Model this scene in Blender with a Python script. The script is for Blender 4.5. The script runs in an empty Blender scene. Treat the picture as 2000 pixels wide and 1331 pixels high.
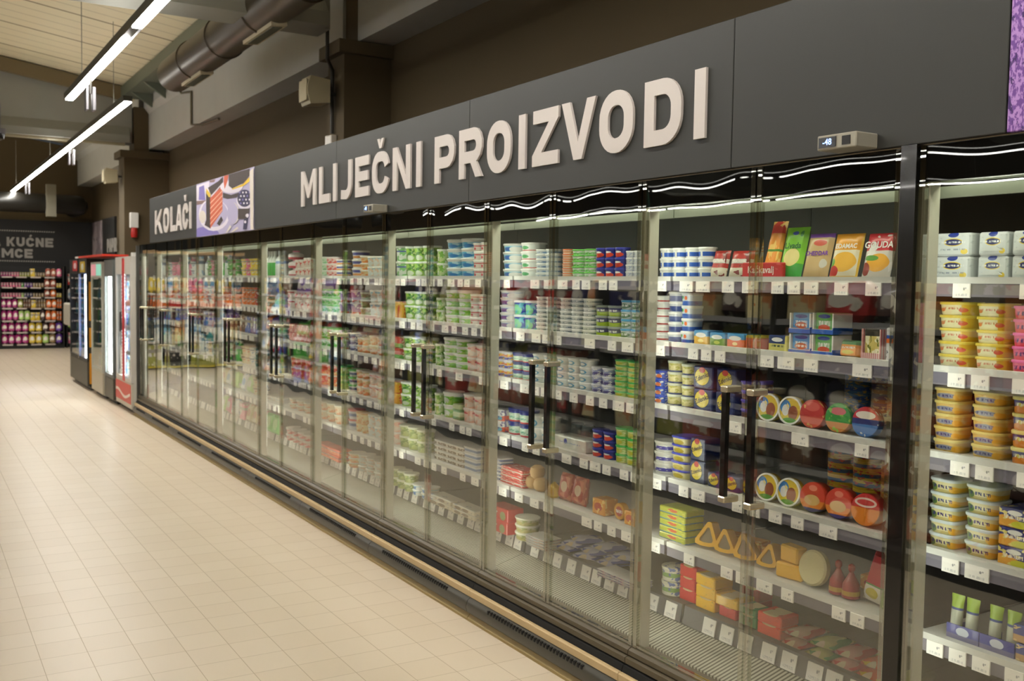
import bpy, bmesh, math, random
from mathutils import Matrix, Vector
random.seed(7)
SC = bpy.context.scene
COL = SC.collection
# ---------------------------------------------------------------- camera
cam_d = bpy.data.cameras.new('camera'); cam = bpy.data.objects.new('camera', cam_d); COL.objects.link(cam)
RX = Vector((0.85616354, -0.51647145, 0.01553173)); RD = Vector((-0.01567438, -0.05600555, -0.99830741)); RF = Vector((0.51646715, 0.85447096, -0.05604528))
cam.matrix_world = Matrix(((RX.x, -RD.x, -RF.x, 0), (RX.y, -RD.y, -RF.y, 0), (RX.z, -RD.z, -RF.z, 1.68), (0, 0, 0, 1)))
cam_d.sensor_width = 36; cam_d.lens = 36 * 1960.5 / 2000
cam_d.clip_start = .05; cam_d.clip_end = 200
cam_d.dof.use_dof = True; cam_d.dof.focus_distance = 3.6; cam_d.dof.aperture_fstop = 5.0
SC.camera = cam
# ---------------------------------------------------------------- world, exposure
w = bpy.data.worlds.new('world'); SC.world = w; w.use_nodes = True
w.node_tree.nodes['Background'].inputs[0].default_value = (.9, .95, 1, 1)
w.node_tree.nodes['Background'].inputs[1].default_value = .02
SC.view_settings.view_transform = 'Standard'; SC.view_settings.look = 'None'; SC.view_settings.gamma = 1
SC.view_settings.use_curve_mapping = False
SC.view_settings.exposure = 1.1
SC.cycles.max_bounces = 10; SC.cycles.transparent_max_bounces = 24; SC.cycles.glossy_bounces = 4
SC.cycles.sample_clamp_indirect = 6
TUBE = 36.0      # brightness of the fluorescent diffusers
XG = 2.46        # glass front of the refrigerated row
XW = 3.95        # inner face of the right wall

# ---------------------------------------------------------------- materials
def lin(c):
    r = [((v / 255) / 12.92 if v / 255 <= .04045 else ((v / 255 + .055) / 1.055) ** 2.4) for v in c]
    return (r[0], r[1], r[2], 1)
MATS = {}
def mat(name, c, rough=.5, metal=0, emit=0, spec=.5, coat=0):
    if name in MATS: return MATS[name]
    m = bpy.data.materials.new(name); m.use_nodes = True
    b = m.node_tree.nodes['Principled BSDF']
    b.inputs['Base Color'].default_value = lin(c); b.inputs['Roughness'].default_value = rough
    b.inputs['Metallic'].default_value = metal; b.inputs['Specular IOR Level'].default_value = spec
    b.inputs['Coat Weight'].default_value = coat
    if emit:
        b.inputs['Emission Color'].default_value = lin(c); b.inputs['Emission Strength'].default_value = emit
    MATS[name] = m
    return m
class NT:
    """tiny node helper"""
    def __init__(s, m): s.t = m.node_tree; s.n = s.t.nodes; s.l = s.t.links
    def new(s, ty, **k):
        n = s.n.new(ty)
        for a, b in k.items(): setattr(n, a, b)
        return n
    def put(s, sock, v):
        if hasattr(v, 'is_linked') or hasattr(v, 'links'): s.l.new(v, sock)
        else: sock.default_value = v
    def math(s, op, a, b=None, c=None):
        n = s.new('ShaderNodeMath', operation=op)
        s.put(n.inputs[0], a)
        if b is not None: s.put(n.inputs[1], b)
        if c is not None: s.put(n.inputs[2], c)
        return n.outputs[0]
    def mix(s, f, a, b):
        n = s.new('ShaderNodeMix', data_type='RGBA')
        s.put(n.inputs[0], f); s.put(n.inputs[6], a); s.put(n.inputs[7], b)
        return n.outputs[2]
    def noise(s, vec, scale, detail=2, rough=.5):
        n = s.new('ShaderNodeTexNoise'); s.l.new(vec, n.inputs['Vector'])
        n.inputs['Scale'].default_value = scale; n.inputs['Detail'].default_value = detail; n.inputs['Roughness'].default_value = rough
        return n.outputs['Fac']
def label_mat(name, base, layers, rough=.35, coat=.3, spec=.5):
    """a printed wrapper: bands, ovals, stripes and printed patches laid out over the thing's own bounds"""
    if name in MATS: return MATS[name]
    m = mat(name, base, rough, coat=coat, spec=spec); g = NT(m)
    tc = g.new('ShaderNodeTexCoord'); sp = g.new('ShaderNodeSeparateXYZ'); g.l.new(tc.outputs['Generated'], sp.inputs[0])
    X, Y, Z = sp.outputs
    col = lin(base)
    for L in layers:
        k = L[0]; c = lin(L[-1])
        if k == 'b':      # horizontal band
            f = g.math('MULTIPLY', g.math('GREATER_THAN', Z, L[1]), g.math('LESS_THAN', Z, L[2]))
        elif k == 'v':    # upright band
            f = g.math('MULTIPLY', g.math('GREATER_THAN', Y, L[1]), g.math('LESS_THAN', Y, L[2]))
        elif k == 'e':    # oval
            dy = g.math('DIVIDE', g.math('SUBTRACT', Y, L[1]), L[3]); dz = g.math('DIVIDE', g.math('SUBTRACT', Z, L[2]), L[4])
            f = g.math('LESS_THAN', g.math('ADD', g.math('MULTIPLY', dy, dy), g.math('MULTIPLY', dz, dz)), 1.0)
        elif k == 'd':    # wavy slanted edge: everything under it
            f = g.math('LESS_THAN', g.math('ADD', Z, g.math('MULTIPLY', g.math('SINE', g.math('MULTIPLY', Y, L[2])), L[3])), L[1])
        elif k == 's':    # stripes
            f = g.math('GREATER_THAN', g.math('SINE', g.math('MULTIPLY', g.math('ADD', Y, g.math('MULTIPLY', X, .7)), L[1])), L[2])
        elif k == 'n':    # printed patches
            mp = g.new('ShaderNodeMapping'); g.l.new(tc.outputs['Generated'], mp.inputs[0]); mp.inputs['Location'].default_value = (L[3], L[3] * 2, 0)
            f = g.math('GREATER_THAN', g.noise(mp.outputs[0], L[1], 2), L[2])
        elif k == 't':    # a line of small print between z0 and z1
            mp = g.new('ShaderNodeMapping'); g.l.new(tc.outputs['Generated'], mp.inputs[0]); mp.inputs['Scale'].default_value = (9, 9, .6)
            f = g.math('MULTIPLY', g.math('GREATER_THAN', g.noise(mp.outputs[0], 3, 1), .48), g.math('MULTIPLY', g.math('GREATER_THAN', Z, L[1]), g.math('LESS_THAN', Z, L[2])))
            f = g.math('MULTIPLY', f, g.math('MULTIPLY', g.math('GREATER_THAN', Y, .15), g.math('LESS_THAN', Y, .85)))
        col = g.mix(f, col, c)
    if not isinstance(col, tuple): g.l.new(col, m.node_tree.nodes['Principled BSDF'].inputs['Base Color'])
    return m
def noisy_mat(name, c1, c2, scale=8, rough=.5, bump=0, metal=0, stretch=(1, 1, 1), thr=None, coat=0):
    if name in MATS: return MATS[name]
    m = mat(name, c1, rough, metal, coat=coat); g = NT(m); b = g.n['Principled BSDF']
    tc = g.new('ShaderNodeTexCoord'); mp = g.new('ShaderNodeMapping'); g.l.new(tc.outputs['Object'], mp.inputs[0]); mp.inputs['Scale'].default_value = stretch
    f = g.noise(mp.outputs[0], scale, 4)
    if thr is not None: f = g.math('SMOOTH_MIN', g.math('MAXIMUM', g.math('MULTIPLY', g.math('SUBTRACT', f, thr), 8), 0), 1, .1)
    g.l.new(g.mix(f, lin(c1), lin(c2)), b.inputs['Base Color'])
    if bump:
        bp = g.new('ShaderNodeBump'); bp.inputs['Strength'].default_value = bump; bp.inputs['Distance'].default_value = .01
        g.l.new(f, bp.inputs['Height']); g.l.new(bp.outputs[0], b.inputs['Normal'])
    return m
def glass_mat(name, tint, f0, wavy=0.0, base=None):
    """thin clear pane: transparent with a Schlick mirror on each face"""
    if name in MATS: return MATS[name]
    m = bpy.data.materials.new(name); m.use_nodes = True; g = NT(m); g.n.remove(g.n['Principled BSDF'])
    out = [n for n in g.n if n.type == 'OUTPUT_MATERIAL'][0]
    ge = g.new('ShaderNodeNewGeometry'); dt = g.new('ShaderNodeVectorMath', operation='DOT_PRODUCT')
    g.l.new(ge.outputs['Incoming'], dt.inputs[0]); g.l.new(ge.outputs['Normal'], dt.inputs[1])
    c = g.math('ABSOLUTE', dt.outputs['Value'])
    f = g.math('ADD', f0, g.math('MULTIPLY', 1 - f0, g.math('POWER', g.math('SUBTRACT', 1.0, c), 4.5)))
    gl = g.new('ShaderNodeBsdfGlossy'); gl.inputs['Roughness'].default_value = 0.0; gl.inputs['Color'].default_value = (.95, .97, .95, 1)
    if wavy:
        tc = g.new('ShaderNodeTexCoord'); mp = g.new('ShaderNodeMapping'); g.l.new(tc.outputs['Object'], mp.inputs[0]); mp.inputs['Scale'].default_value = (1, 1, .35)
        bp = g.new('ShaderNodeBump'); bp.inputs['Strength'].default_value = 1; bp.inputs['Distance'].default_value = wavy
        g.l.new(g.noise(mp.outputs[0], 3, 0), bp.inputs['Height']); g.l.new(bp.outputs[0], gl.inputs['Normal'])
    if base is None:
        tr = g.new('ShaderNodeBsdfTransparent'); tr.inputs[0].default_value = tint
    else:
        tr = g.new('ShaderNodeBsdfDiffuse'); tr.inputs[0].default_value = lin(base)
    mx = g.new('ShaderNodeMixShader'); g.l.new(f, mx.inputs[0]); g.l.new(tr.outputs[0], mx.inputs[1]); g.l.new(gl.outputs[0], mx.inputs[2])
    g.l.new(mx.outputs[0], out.inputs[0]); MATS[name] = m
    return m

# ---------------------------------------------------------------- mesh helpers
class MB:
    def __init__(s): s.v = []; s.f = []; s.m = []
    def add(s, vs, fs, m=0):
        o = len(s.v); s.v += [tuple(v) for v in vs]; s.f += [[i + o for i in f] for f in fs]; s.m += [m] * len(fs); return s
    def box(s, x0, x1, y0, y1, z0, z1, m=0):
        v = [(x, y, z) for x in (x0, x1) for y in (y0, y1) for z in (z0, z1)]
        return s.add(v, [(0, 1, 3, 2), (4, 6, 7, 5), (0, 4, 5, 1), (2, 3, 7, 6), (0, 2, 6, 4), (1, 5, 7, 3)], m)
    def prism(s, prof, y0, y1, m=0):
        n = len(prof); v = [(x, y0, z) for x, z in prof] + [(x, y1, z) for x, z in prof]
        return s.add(v, [list(range(n))[::-1], list(range(n, 2 * n))] + [(i, (i + 1) % n, n + (i + 1) % n, n + i) for i in range(n)], m)
    def prismx(s, prof, x0, x1, m=0):
        n = len(prof); v = [(x0, y, z) for y, z in prof] + [(x1, y, z) for y, z in prof]
        return s.add(v, [list(range(n)), list(range(n, 2 * n))[::-1]] + [(i, n + i, n + (i + 1) % n, (i + 1) % n) for i in range(n)], m)
    def lathe(s, prof, seg=20, m=0, mfn=None, sq=0, wx=1, wy=1):
        """profile of (r, z); sq > 0 makes the section a rounded square"""
        n = len(prof); o = len(s.v); vs = []
        for r, z in prof:
            for i in range(seg):
                a = 2 * math.pi * (i + .5) / seg; c, d = math.cos(a), math.sin(a)
                if sq:
                    e = 1 - sq; c = math.copysign(abs(c) ** e, c); d = math.copysign(abs(d) ** e, d)
                vs.append((r * c * wx, r * d * wy, z))
        s.v += vs
        for j in range(n - 1):
            for i in range(seg):
                k = (i + 1) % seg
                s.f.append([o + j * seg + i, o + j * seg + k, o + (j + 1) * seg + k, o + (j + 1) * seg + i]); s.m.append(mfn(j) if mfn else m)
        s.f.append([o + i for i in range(seg)][::-1]); s.m.append(mfn(0) if mfn else m)
        s.f.append([o + (n - 1) * seg + i for i in range(seg)]); s.m.append(mfn(n - 2) if mfn else m)
        return s
    def tube(s, pts, r, seg=8, m=0, cap=True):
        pts = [Vector(p) for p in pts]; o = len(s.v); n = len(pts)
        for i, p in enumerate(pts):
            t = ((pts[min(i + 1, n - 1)] - p).normalized() + (p - pts[max(i - 1, 0)]).normalized()).normalized()
            u = t.orthogonal().normalized() if i == 0 else (u - t * u.dot(t)).normalized()
            q = t.cross(u)
            for k in range(seg):
                a = 2 * math.pi * k / seg; s.v.append(tuple(p + (u * math.cos(a) + q * math.sin(a)) * r))
        for j in range(n - 1):
            for k in range(seg):
                l = (k + 1) % seg; s.f.append([o + j * seg + k, o + j * seg + l, o + (j + 1) * seg + l, o + (j + 1) * seg + k]); s.m.append(m)
        if cap:
            s.f.append([o + k for k in range(seg)][::-1]); s.m.append(m); s.f.append([o + (n - 1) * seg + k for k in range(seg)]); s.m.append(m)
        return s
    def rbox(s, x0, x1, y0, y1, z0, z1, r=.004, m=0):
        """box with chamfered edges"""
        X = (x0, x0 + r, x1 - r, x1); Y = (y0, y0 + r, y1 - r, y1); Z = (z0, z0 + r, z1 - r, z1)
        cs = {}
        o = len(s.v)
        for ix in (0, 1):
            for iy in (0, 1):
                for iz in (0, 1):
                    ex, ey, ez = X[0 if ix == 0 else 3], Y[0 if iy == 0 else 3], Z[0 if iz == 0 else 3]
                    nx, ny, nz = X[1 + ix], Y[1 + iy], Z[1 + iz]
                    cs[ix, iy, iz] = len(s.v)
                    s.v += [(ex, ny, nz), (nx, ey, nz), (nx, ny, ez)]
        c = cs
        F = []
        for ix in (0, 1): F.append([c[ix, a, b] for a, b in ((0, 0), (1, 0), (1, 1), (0, 1))])
        for iy in (0, 1): F.append([c[a, iy, b] + 1 for a, b in ((0, 0), (1, 0), (1, 1), (0, 1))])
        for iz in (0, 1): F.append([c[a, b, iz] + 2 for a, b in ((0, 0), (1, 0), (1, 1), (0, 1))])
        for a in (0, 1):
            for b in (0, 1):
                F.append([c[a, b, 0] + 0, c[a, b, 1] + 0, c[a, b, 1] + 1, c[a, b, 0] + 1])
                F.append([c[a, 0, b] + 0, c[a, 1, b] + 0, c[a, 1, b] + 2, c[a, 0, b] + 2])
                F.append([c[0, a, b] + 1, c[1, a, b] + 1, c[1, a, b] + 2, c[0, a, b] + 2])
        for k in c.values(): F.append([k, k + 1, k + 2])
        s.f += F; s.m += [m] * len(F); return s
    def mesh(s, name, mats, smooth=False):
        me = bpy.data.meshes.new(name); me.from_pydata(s.v, [], s.f)
        for x in (mats if isinstance(mats, (list, tuple)) else [mats]): me.materials.append(x)
        me.polygons.foreach_set('material_index', s.m)
        bm = bmesh.new(); bm.from_mesh(me); bmesh.ops.recalc_face_normals(bm, faces=bm.faces); bm.to_mesh(me); bm.free()
        if smooth:
            me.polygons.foreach_set('use_smooth', [True] * len(me.polygons)); me.set_sharp_from_angle(angle=math.radians(35))
        me.update(); return me
    def obj(s, name, mats, parent=None, loc=(0, 0, 0), smooth=False, rot=None):
        return link(name, s.mesh(name, mats, smooth), parent, loc, rot)
def link(name, me, parent=None, loc=(0, 0, 0), rot=None):
    o = bpy.data.objects.new(name, me); COL.objects.link(o); o.location = loc
    if rot: o.rotation_euler = rot
    if parent: o.parent = parent
    return o
def tag(o, label, cat, group=None, kind=None):
    o['label'] = label; o['category'] = cat
    if group: o['group'] = group
    if kind: o['kind'] = kind
    return o
def empty(name, loc, label, cat, group=None, rot=None):
    o = link(name, None, None, loc, rot); o.empty_display_size = .1
    return tag(o, label, cat, group)
def structure(o): o['kind'] = 'structure'; return o
def copy_tree(o, loc, rot=None):
    c = o.copy(); COL.objects.link(c); c.location = loc
    if rot: c.rotation_euler = rot
    for ch in o.children:
        d = ch.copy(); COL.objects.link(d); d.parent = c
        for g2 in ch.children:
            e = g2.copy(); COL.objects.link(e); e.parent = d
    return c
BUILTIN_FONT = None
def text_mesh(body, size, mapf, extrude=.0005, bold=0.0):
    """printed lettering as flat mesh; mapf turns (u, v, d) into local coordinates"""
    cu = bpy.data.curves.new('lettering', 'FONT'); cu.body = body; cu.size = size; cu.align_x = 'CENTER'; cu.align_y = 'CENTER'; cu.offset = bold; cu.resolution_u = 3
    o = bpy.data.objects.new('lettering', cu); COL.objects.link(o)
    dg = bpy.context.evaluated_depsgraph_get(); dg.update()
    me = bpy.data.meshes.new_from_object(o.evaluated_get(dg))
    bpy.data.objects.remove(o); bpy.data.curves.remove(cu)
    for v in me.vertices: v.co = Vector(mapf(v.co.x, v.co.y, extrude))
    return me
# stroke lettering (narrow bold sans)
def arc(cx, cy, rx, ry, a0, a1, n=7):
    return [(cx + rx * math.cos(math.radians(a0 + (a1 - a0) * i / n)), cy + ry * math.sin(math.radians(a0 + (a1 - a0) * i / n))) for i in range(n + 1)]
def glyph(ch, w, s):
    L, R, B, T = s / 2, w - s / 2, s / 2, 1 - s / 2
    r = min((R - L) / 2, .31); c = w / 2
    caron = [([(c - .15, 1.27), (c, 1.10), (c + .15, 1.27)], False, s * .62)]
    acute = [([(c - .03, 1.08), (c + .12, 1.30)], False, s * .7)]
    if ch == 'I': return [([(c, 0), (c, 1)], False)]
    if ch == 'L': return [([(L, 1), (L, B), (w, B)], False)]
    if ch == 'E': return [([(w, T), (L, T), (L, B), (w, B)], False), ([(L, .51), (w * .93, .51)], False)]
    if ch == 'M': return [([(L, 0), (L, 1)], False), ([(R, 0), (R, 1)], False), ([(L, .97), (c, .34), (R, .97)], False, s * .9)]
    if ch == 'N': return [([(L, 0), (L, 1)], False), ([(R, 0), (R, 1)], False), ([(L, .96), (R, .04)], False)]
    if ch == 'J': return [([(R, 1)] + arc(R - r, B + r, r, r, 0, -90) + [(L * .6, B + .02)], False)]
    if ch in 'CČĆ':
        p = arc(R - r, T - r, r, r, 14, 90) + arc(L + r, T - r, r, r, 90, 180) + arc(L + r, B + r, r, r, 180, 270) + arc(R - r, B + r, r, r, 270, 346)
        return [(p, False)] + ([] if ch == 'Č' else acute if ch == 'Ć' else [])
    if ch == 'O': return [(arc(R - r, T - r, r, r, 0, 90) + arc(L + r, T - r, r, r, 90, 180) + arc(L + r, B + r, r, r, 180, 270) + arc(R - r, B + r, r, r, 270, 360), True)]
    if ch in 'PR':
        m_ = .42; q = (T - m_) / 2
        return [([(L, 0), (L, 1)], False), ([(s * .9, T)] + arc(R - q, T - q, q, q, 90, -90) + [(s * .9, m_)], False)] + ([([(w * .46 + s * .4, m_ + .02), (w - s * .56, 0)], False)] if ch == 'R' else [])
    if ch == 'Z': return [([(.02, T), (R, T), (L, B), (w, B)], False)]
    if ch == 'V': return [([(L * .95, 1), (c, .04), (w - L * .95, 1)], False)]
    if ch == 'D':
        q = r
        return [([(L, B), (L, T)] + arc(R - q, T - q, q, q, 90, 0) + arc(R - q, B + q, q, q, 0, -90), True)]
    if ch == 'K': return [([(L, 0), (L, 1)], False), ([(R, 1), (L * 1.3, .40)], False), ([(w * .42, .60), (R, 0)], False)]
    if ch == 'A': return [([(L * .9, 0), (c, .97), (w - L * .9, 0)], False), ([(w * .24, .26), (w * .76, .26)], False, s * .85)]
    if ch == 'U': return [([(L, 1)] + arc(L + r, B + r, r, r, 180, 270) + arc(R - r, B + r, r, r, 270, 360) + [(R, 1)], False)]
    if ch == 'B': return [([(L, B), (L, T)] + arc(R - .2, T - .2, .2, .2, 90, -60) + arc(R - .22, B + .22, .22, .22, 60, -90), True), ([(L, .52), (w * .7, .52)], False)]
    return []
def poly_glyph(ch, w, s):
    c = w / 2; k = s * 1.06
    if ch == 'V': return [[(0, 1), (k, 1), (c, .30), (w - k, 1), (w, 1), (c + s * .52, 0), (c - s * .52, 0)]]
    if ch == 'A': return [[(0, 0), (k, 0), (c - s * .0, .70), (w - k, 0), (w, 0), (c + s * .52, 1), (c - s * .52, 1)], [(w * .24, .19), (w * .76, .19), (w * .70, .38), (w * .30, .38)]]
    if ch == 'Z': return [[(.02, 1), (w, 1), (w, 1 - s * .82), (w * .36, s), (w, s), (w, 0), (0, 0), (0, s * .82), (w * .64, 1 - s), (.02, 1 - s)]]
    if ch == 'N': return [[(0, 0), (s, 0), (s, 1), (0, 1)], [(w - s, 0), (w, 0), (w, 1), (w - s, 1)], [(0, 1), (s * .98, 1), (w, 0), (w - s * .98, 0)]]
    if ch == 'M': return [[(0, 0), (s, 0), (s, 1), (0, 1)], [(w - s, 0), (w, 0), (w, 1), (w - s, 1)], [(0, 1), (s * .95, 1), (c, .50), (c + s * .3, .22), (c - s * .3, .22)], [(w, 1), (w - s * .95, 1), (c, .50), (c - s * .3, .22), (c + s * .3, .22)]]
    if ch == 'K': return [[(0, 0), (s, 0), (s, 1), (0, 1)], [(w - k, 1), (w, 1), (w * .62, .5), (w, 0), (w - k * 1.05, 0), (w * .40, .40), (s * .9, .22), (s * .9, .55)]]
    return None
def glyph_mesh(ch, w, s, mapf, depth, mt):
    """mapf(u, v, d): u, v in cap heights"""
    mb = MB()
    pg = poly_glyph(ch, w, s)
    if ch == 'Č': pg = [[(w / 2 - .19, 1.31), (w / 2 - .07, 1.31), (w / 2, 1.20), (w / 2 + .07, 1.31), (w / 2 + .19, 1.31), (w / 2 + .06, 1.08), (w / 2 - .06, 1.08)]]
    if pg:
        for k, P in enumerate(pg):
            d = depth + k * .0003; n = len(P)
            mb.add([mapf(a, b, d) for a, b in P] + [mapf(a, b, 0) for a, b in P], [list(range(n)), list(range(n, 2 * n))[::-1]] + [(i, (i + 1) % n, n + (i + 1) % n, n + i) for i in range(n)])
        if ch != 'Č': return mb
    for k, st in enumerate(glyph(ch, w, s)):
        pts, closed = st[0], st[1]; sw = (st[2] if len(st) > 2 else s) / 2
        P = []
        for p in pts:
            if not P or (abs(p[0] - P[-1][0]) + abs(p[1] - P[-1][1])) > 1e-4: P.append(p)
        if closed and abs(P[0][0] - P[-1][0]) + abs(P[0][1] - P[-1][1]) < 1e-4: P.pop()
        n = len(P); Ls, Rs = [], []
        for i, p in enumerate(P):
            a = P[i - 1] if (i > 0 or closed) else None; b = P[(i + 1) % n] if (i < n - 1 or closed) else None
            def nrm(q, t): d = math.hypot(t[0] - q[0], t[1] - q[1]); return ((q[1] - t[1]) / d, (t[0] - q[0]) / d)
            n1 = nrm(a, p) if a else nrm(p, b); n2 = nrm(p, b) if b else n1
            mx, my = n1[0] + n2[0], n1[1] + n2[1]; q = mx * mx + my * my
            if q < .05: mx, my, q = n1[0], n1[1], 1.0
            t = 2 / q if q != 1.0 else 1.0
            t = min(t, 2.4 / math.sqrt(q)) if q != 1.0 else t
            Ls.append((p[0] + mx * t * sw, p[1] + my * t * sw)); Rs.append((p[0] - mx * t * sw, p[1] - my * t * sw))
        d = depth + k * .0003
        o = len(mb.v)
        if ch == 'R' and k == 2: Ls[0], Rs[0] = (w * .42 + s, P[0][1]), (w * .42, P[0][1]); Ls[-1], Rs[-1] = (w + s * .02, 0), (w - s * 1.08, 0)
        for (a, b) in zip(Ls, Rs):
            if not closed and not ch in 'AVMNKZR' : pass
            mb.v += [mapf(a[0], a[1], d), mapf(b[0], b[1], d), mapf(a[0], a[1], 0), mapf(b[0], b[1], 0)]
        for i in range(n if closed else n - 1):
            a = o + 4 * i; b = o + 4 * ((i + 1) % n)
            for q in ((a, b, b + 1, a + 1), (a, a + 2, b + 2, b), (a + 1, b + 1, b + 3, a + 3), (a + 2, a + 3, b + 3, b + 2)):
                mb.f.append(list(q)); mb.m.append(0)
        if not closed:
            for a in (o, o + 4 * (n - 1)): mb.f.append([a, a + 1, a + 3, a + 2]); mb.m.append(0)
    return mb
# ---------------------------------------------------------------- common materials
M_black = mat('black_gloss', (14, 14, 13), .18, coat=.5)
M_blackm = mat('black_matte', (22, 21, 20), .55)
M_taupe = mat('taupe_wall', (86, 73, 50), .85)
M_steel = mat('brushed_steel', (190, 188, 178), .3, .9)
M_grey = mat('interior_grey', (74, 77, 76), .6)
M_dgrey = mat('dark_grey', (58, 56, 52), .5)
M_white = mat('white_plastic', (226, 224, 218), .45)
M_tube = mat('lit_diffuser', (255, 251, 243), .5, emit=TUBE)
M_tube2 = mat('lit_diffuser_dimmer', (255, 251, 243), .5, emit=TUBE * .75)
M_tags = label_mat('price_tag_print', (244, 240, 236), [('t', .12, .3, (206, 204, 204)), ('e', .34, .62, .05, .10, (150, 148, 152)), ('e', .24, .68, .04, .06, (170, 168, 172))], .6, 0)
M_rail = mat('price_rail_violet_grey', (112, 107, 120), .5)
FLED = 9.0
M_shelf = mat('shelf_white', (205, 204, 200), .45)
M_conc = noisy_mat('painted_concrete', (186, 187, 182), (176, 176, 170), 3, .85, .05)
M_glass = glass_mat('door_glass', (.975, .985, .965, 1), .10, wavy=.003)
M_band = glass_mat('black_glass_band', None, .045, wavy=.008, base=(10, 10, 9))
M_edge = glass_mat('door_edge_profile', (.80, .80, .74, 1), .26)

# ---------------------------------------------------------------- large lights: trunk lines of fluorescent tubes
UP = .22         # strength of the added uplight strips, as a share of the tubes
def trunk_light(x, z, segs, label, group=None, tube=None):
    o = empty('linear_ceiling_light', (x, segs[0][0], z), label, 'ceiling light', group)
    y0 = segs[0][0]; y1 = segs[-1][1]
    MB().prism([(-.045, .0), (-.05, .07), (.05, .07), (.045, 0), (.035, .012), (-.035, .012)], -.04, y1 - y0 + .04).obj('housing', mat('lamp_housing', (70, 68, 60), .4), o)
    for a, b in segs:
        MB().box(-.034, .034, a - y0, b - y0, -.004, .011).obj('diffuser', tube or M_tube, o)
    MB().box(-.03, .03, .05, y1 - y0 - .05, .0705, .078).obj('added_uplight', mat('added_uplight', (255, 251, 243), .5, emit=TUBE * UP), o)  # glowing strip added on top of the housing to brighten roof and beams
    for t in (.06, .5, .94): MB().tube([(0, (y1 - y0) * t, .078), (0, (y1 - y0) * t, 1.05)], .004, 5).obj('suspension_cable', mat('cable_grey', (120, 118, 108), .5), o)
    return o
def seg_list(y0, y1, L=1.5, gap=.05):
    r = []; y = y1
    while y - L > y0: r.append((y - L, y)); y -= L + gap
    return r[::-1]
near = seg_list(-5.5, 8.20, 1.62, .40)
trunk_light(1.55, 3.6, near + [(8.66, 10.40), (10.46, 11.92)], 'fluorescent light line over the aisle, its end near the cake picture')
trunk_light(2.11, 3.6, [(11.72, 15.95), (16.05, 18.75), (18.85, 22.2), (22.3, 25.4)], 'far unbroken fluorescent light line running to the back wall')
for k, x in enumerate((-2.6, -5.2, -7.6, -11.0)):
    trunk_light(x, 3.6, seg_list(-5.3, 25.2, 2.9, .25), 'fluorescent light line over the ' + ('second', 'third', 'fourth', 'fifth', 'sixth')[k] + ' aisle, seen mirrored in glass', 'mirrored light lines over the other aisles', M_tube2)

# ---------------------------------------------------------------- the room shell
fm = mat('floor_tiles', (214, 202, 182), .24, spec=.28); g = NT(fm); b = g.n['Principled BSDF']
tc = g.new('ShaderNodeTexCoord'); mp = g.new('ShaderNodeMapping'); g.l.new(tc.outputs['Object'], mp.inputs[0])
mp.inputs['Location'].default_value = (-.4826 / .192, -4.760 / .2005, 0); mp.inputs['Scale'].default_value = (1 / .192, 1 / .2005, 1)
sp = g.new('ShaderNodeSeparateXYZ'); g.l.new(mp.outputs[0], sp.inputs[0])
def gl_(s, wd): return g.math('GREATER_THAN', g.math('ABSOLUTE', g.math('SUBTRACT', g.math('FRACT', g.math('ADD', s, .5)), .5)), wd)
gx = g.math('SUBTRACT', 1.0, gl_(sp.outputs[0], .009)); gy = g.math('SUBTRACT', 1.0, gl_(sp.outputs[1], .008))
grout = g.math('MAXIMUM', gx, gy)
wn = g.new('ShaderNodeTexWhiteNoise', noise_dimensions='2D'); fl = g.new('ShaderNodeVectorMath', operation='FLOOR'); g.l.new(mp.outputs[0], fl.inputs[0]); g.l.new(fl.outputs[0], wn.inputs['Vector'])
tile = g.mix(wn.outputs['Value'], lin((213, 200, 179)), lin((209, 195, 173)))
tile = g.mix(g.math('MULTIPLY', g.noise(tc.outputs['Object'], .5, 1), .3), tile, lin((209, 190, 171)))
g.l.new(g.mix(g.math('MULTIPLY', grout, .5), tile, lin((138, 118, 88))), b.inputs['Base Color'])
g.l.new(g.math('ADD', .33, g.math('ADD', g.math('MULTIPLY', grout, .3), g.math('MULTIPLY', g.noise(tc.outputs['Object'], 1.5, 1), .06))), b.inputs['Roughness'])
structure(MB().box(-16.2, 4.15, -6.2, 26.7, -.15, 0).obj('floor', fm))
rm = mat('roof_deck', (214, 204, 172), .7); g = NT(rm); b = g.n['Principled BSDF']
tc = g.new('ShaderNodeTexCoord'); sp = g.new('ShaderNodeSeparateXYZ'); g.l.new(tc.outputs['Object'], sp.inputs[0])
r1 = g.math('GREATER_THAN', g.math('FRACT', g.math('MULTIPLY', sp.outputs[1], 1 / .36)), .9)
r2 = g.math('GREATER_THAN', g.math('FRACT', g.math('MULTIPLY', sp.outputs[1], 1 / 1.44)), .965)
g.l.new(g.mix(g.math('MAXIMUM', g.math('MULTIPLY', r1, .35), r2), lin((214, 204, 172)), lin((120, 106, 76))), b.inputs['Base Color'])
def roofz(x): return 4.93 + .148 * (3.2 - max(x, -8)) - (.148 * (-8 - x) if x < -8 else 0)
pr = [(4.15, roofz(4.15)), (-8, roofz(-8)), (-16.2, roofz(-16.2)), (-16.2, roofz(-16.2) + .12), (-8, roofz(-8) + .12), (4.15, roofz(4.15) + .12)]
structure(MB().prism(pr, -6.2, 26.7).obj('ceiling', rm))
structure(MB().box(XW, 4.15, -6.2, 26.7, 0, 4.75).obj('wall_right', M_taupe))
structure(MB().prism([(-16, 0), (XW, 0), (XW, 4.75), (-8, 6.5), (-16, 5.3)], 26.5, 26.7).obj('wall_far', M_taupe))
structure(MB().box(-16.2, -16, -6.2, 26.7, 0, 5.3).obj('wall_left', M_taupe))
structure(MB().prism([(-16, 0), (XW, 0), (XW, 4.75), (-8, 6.5), (-16, 5.3)], -6.2, -6.0).obj('wall_near', M_taupe))
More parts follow.
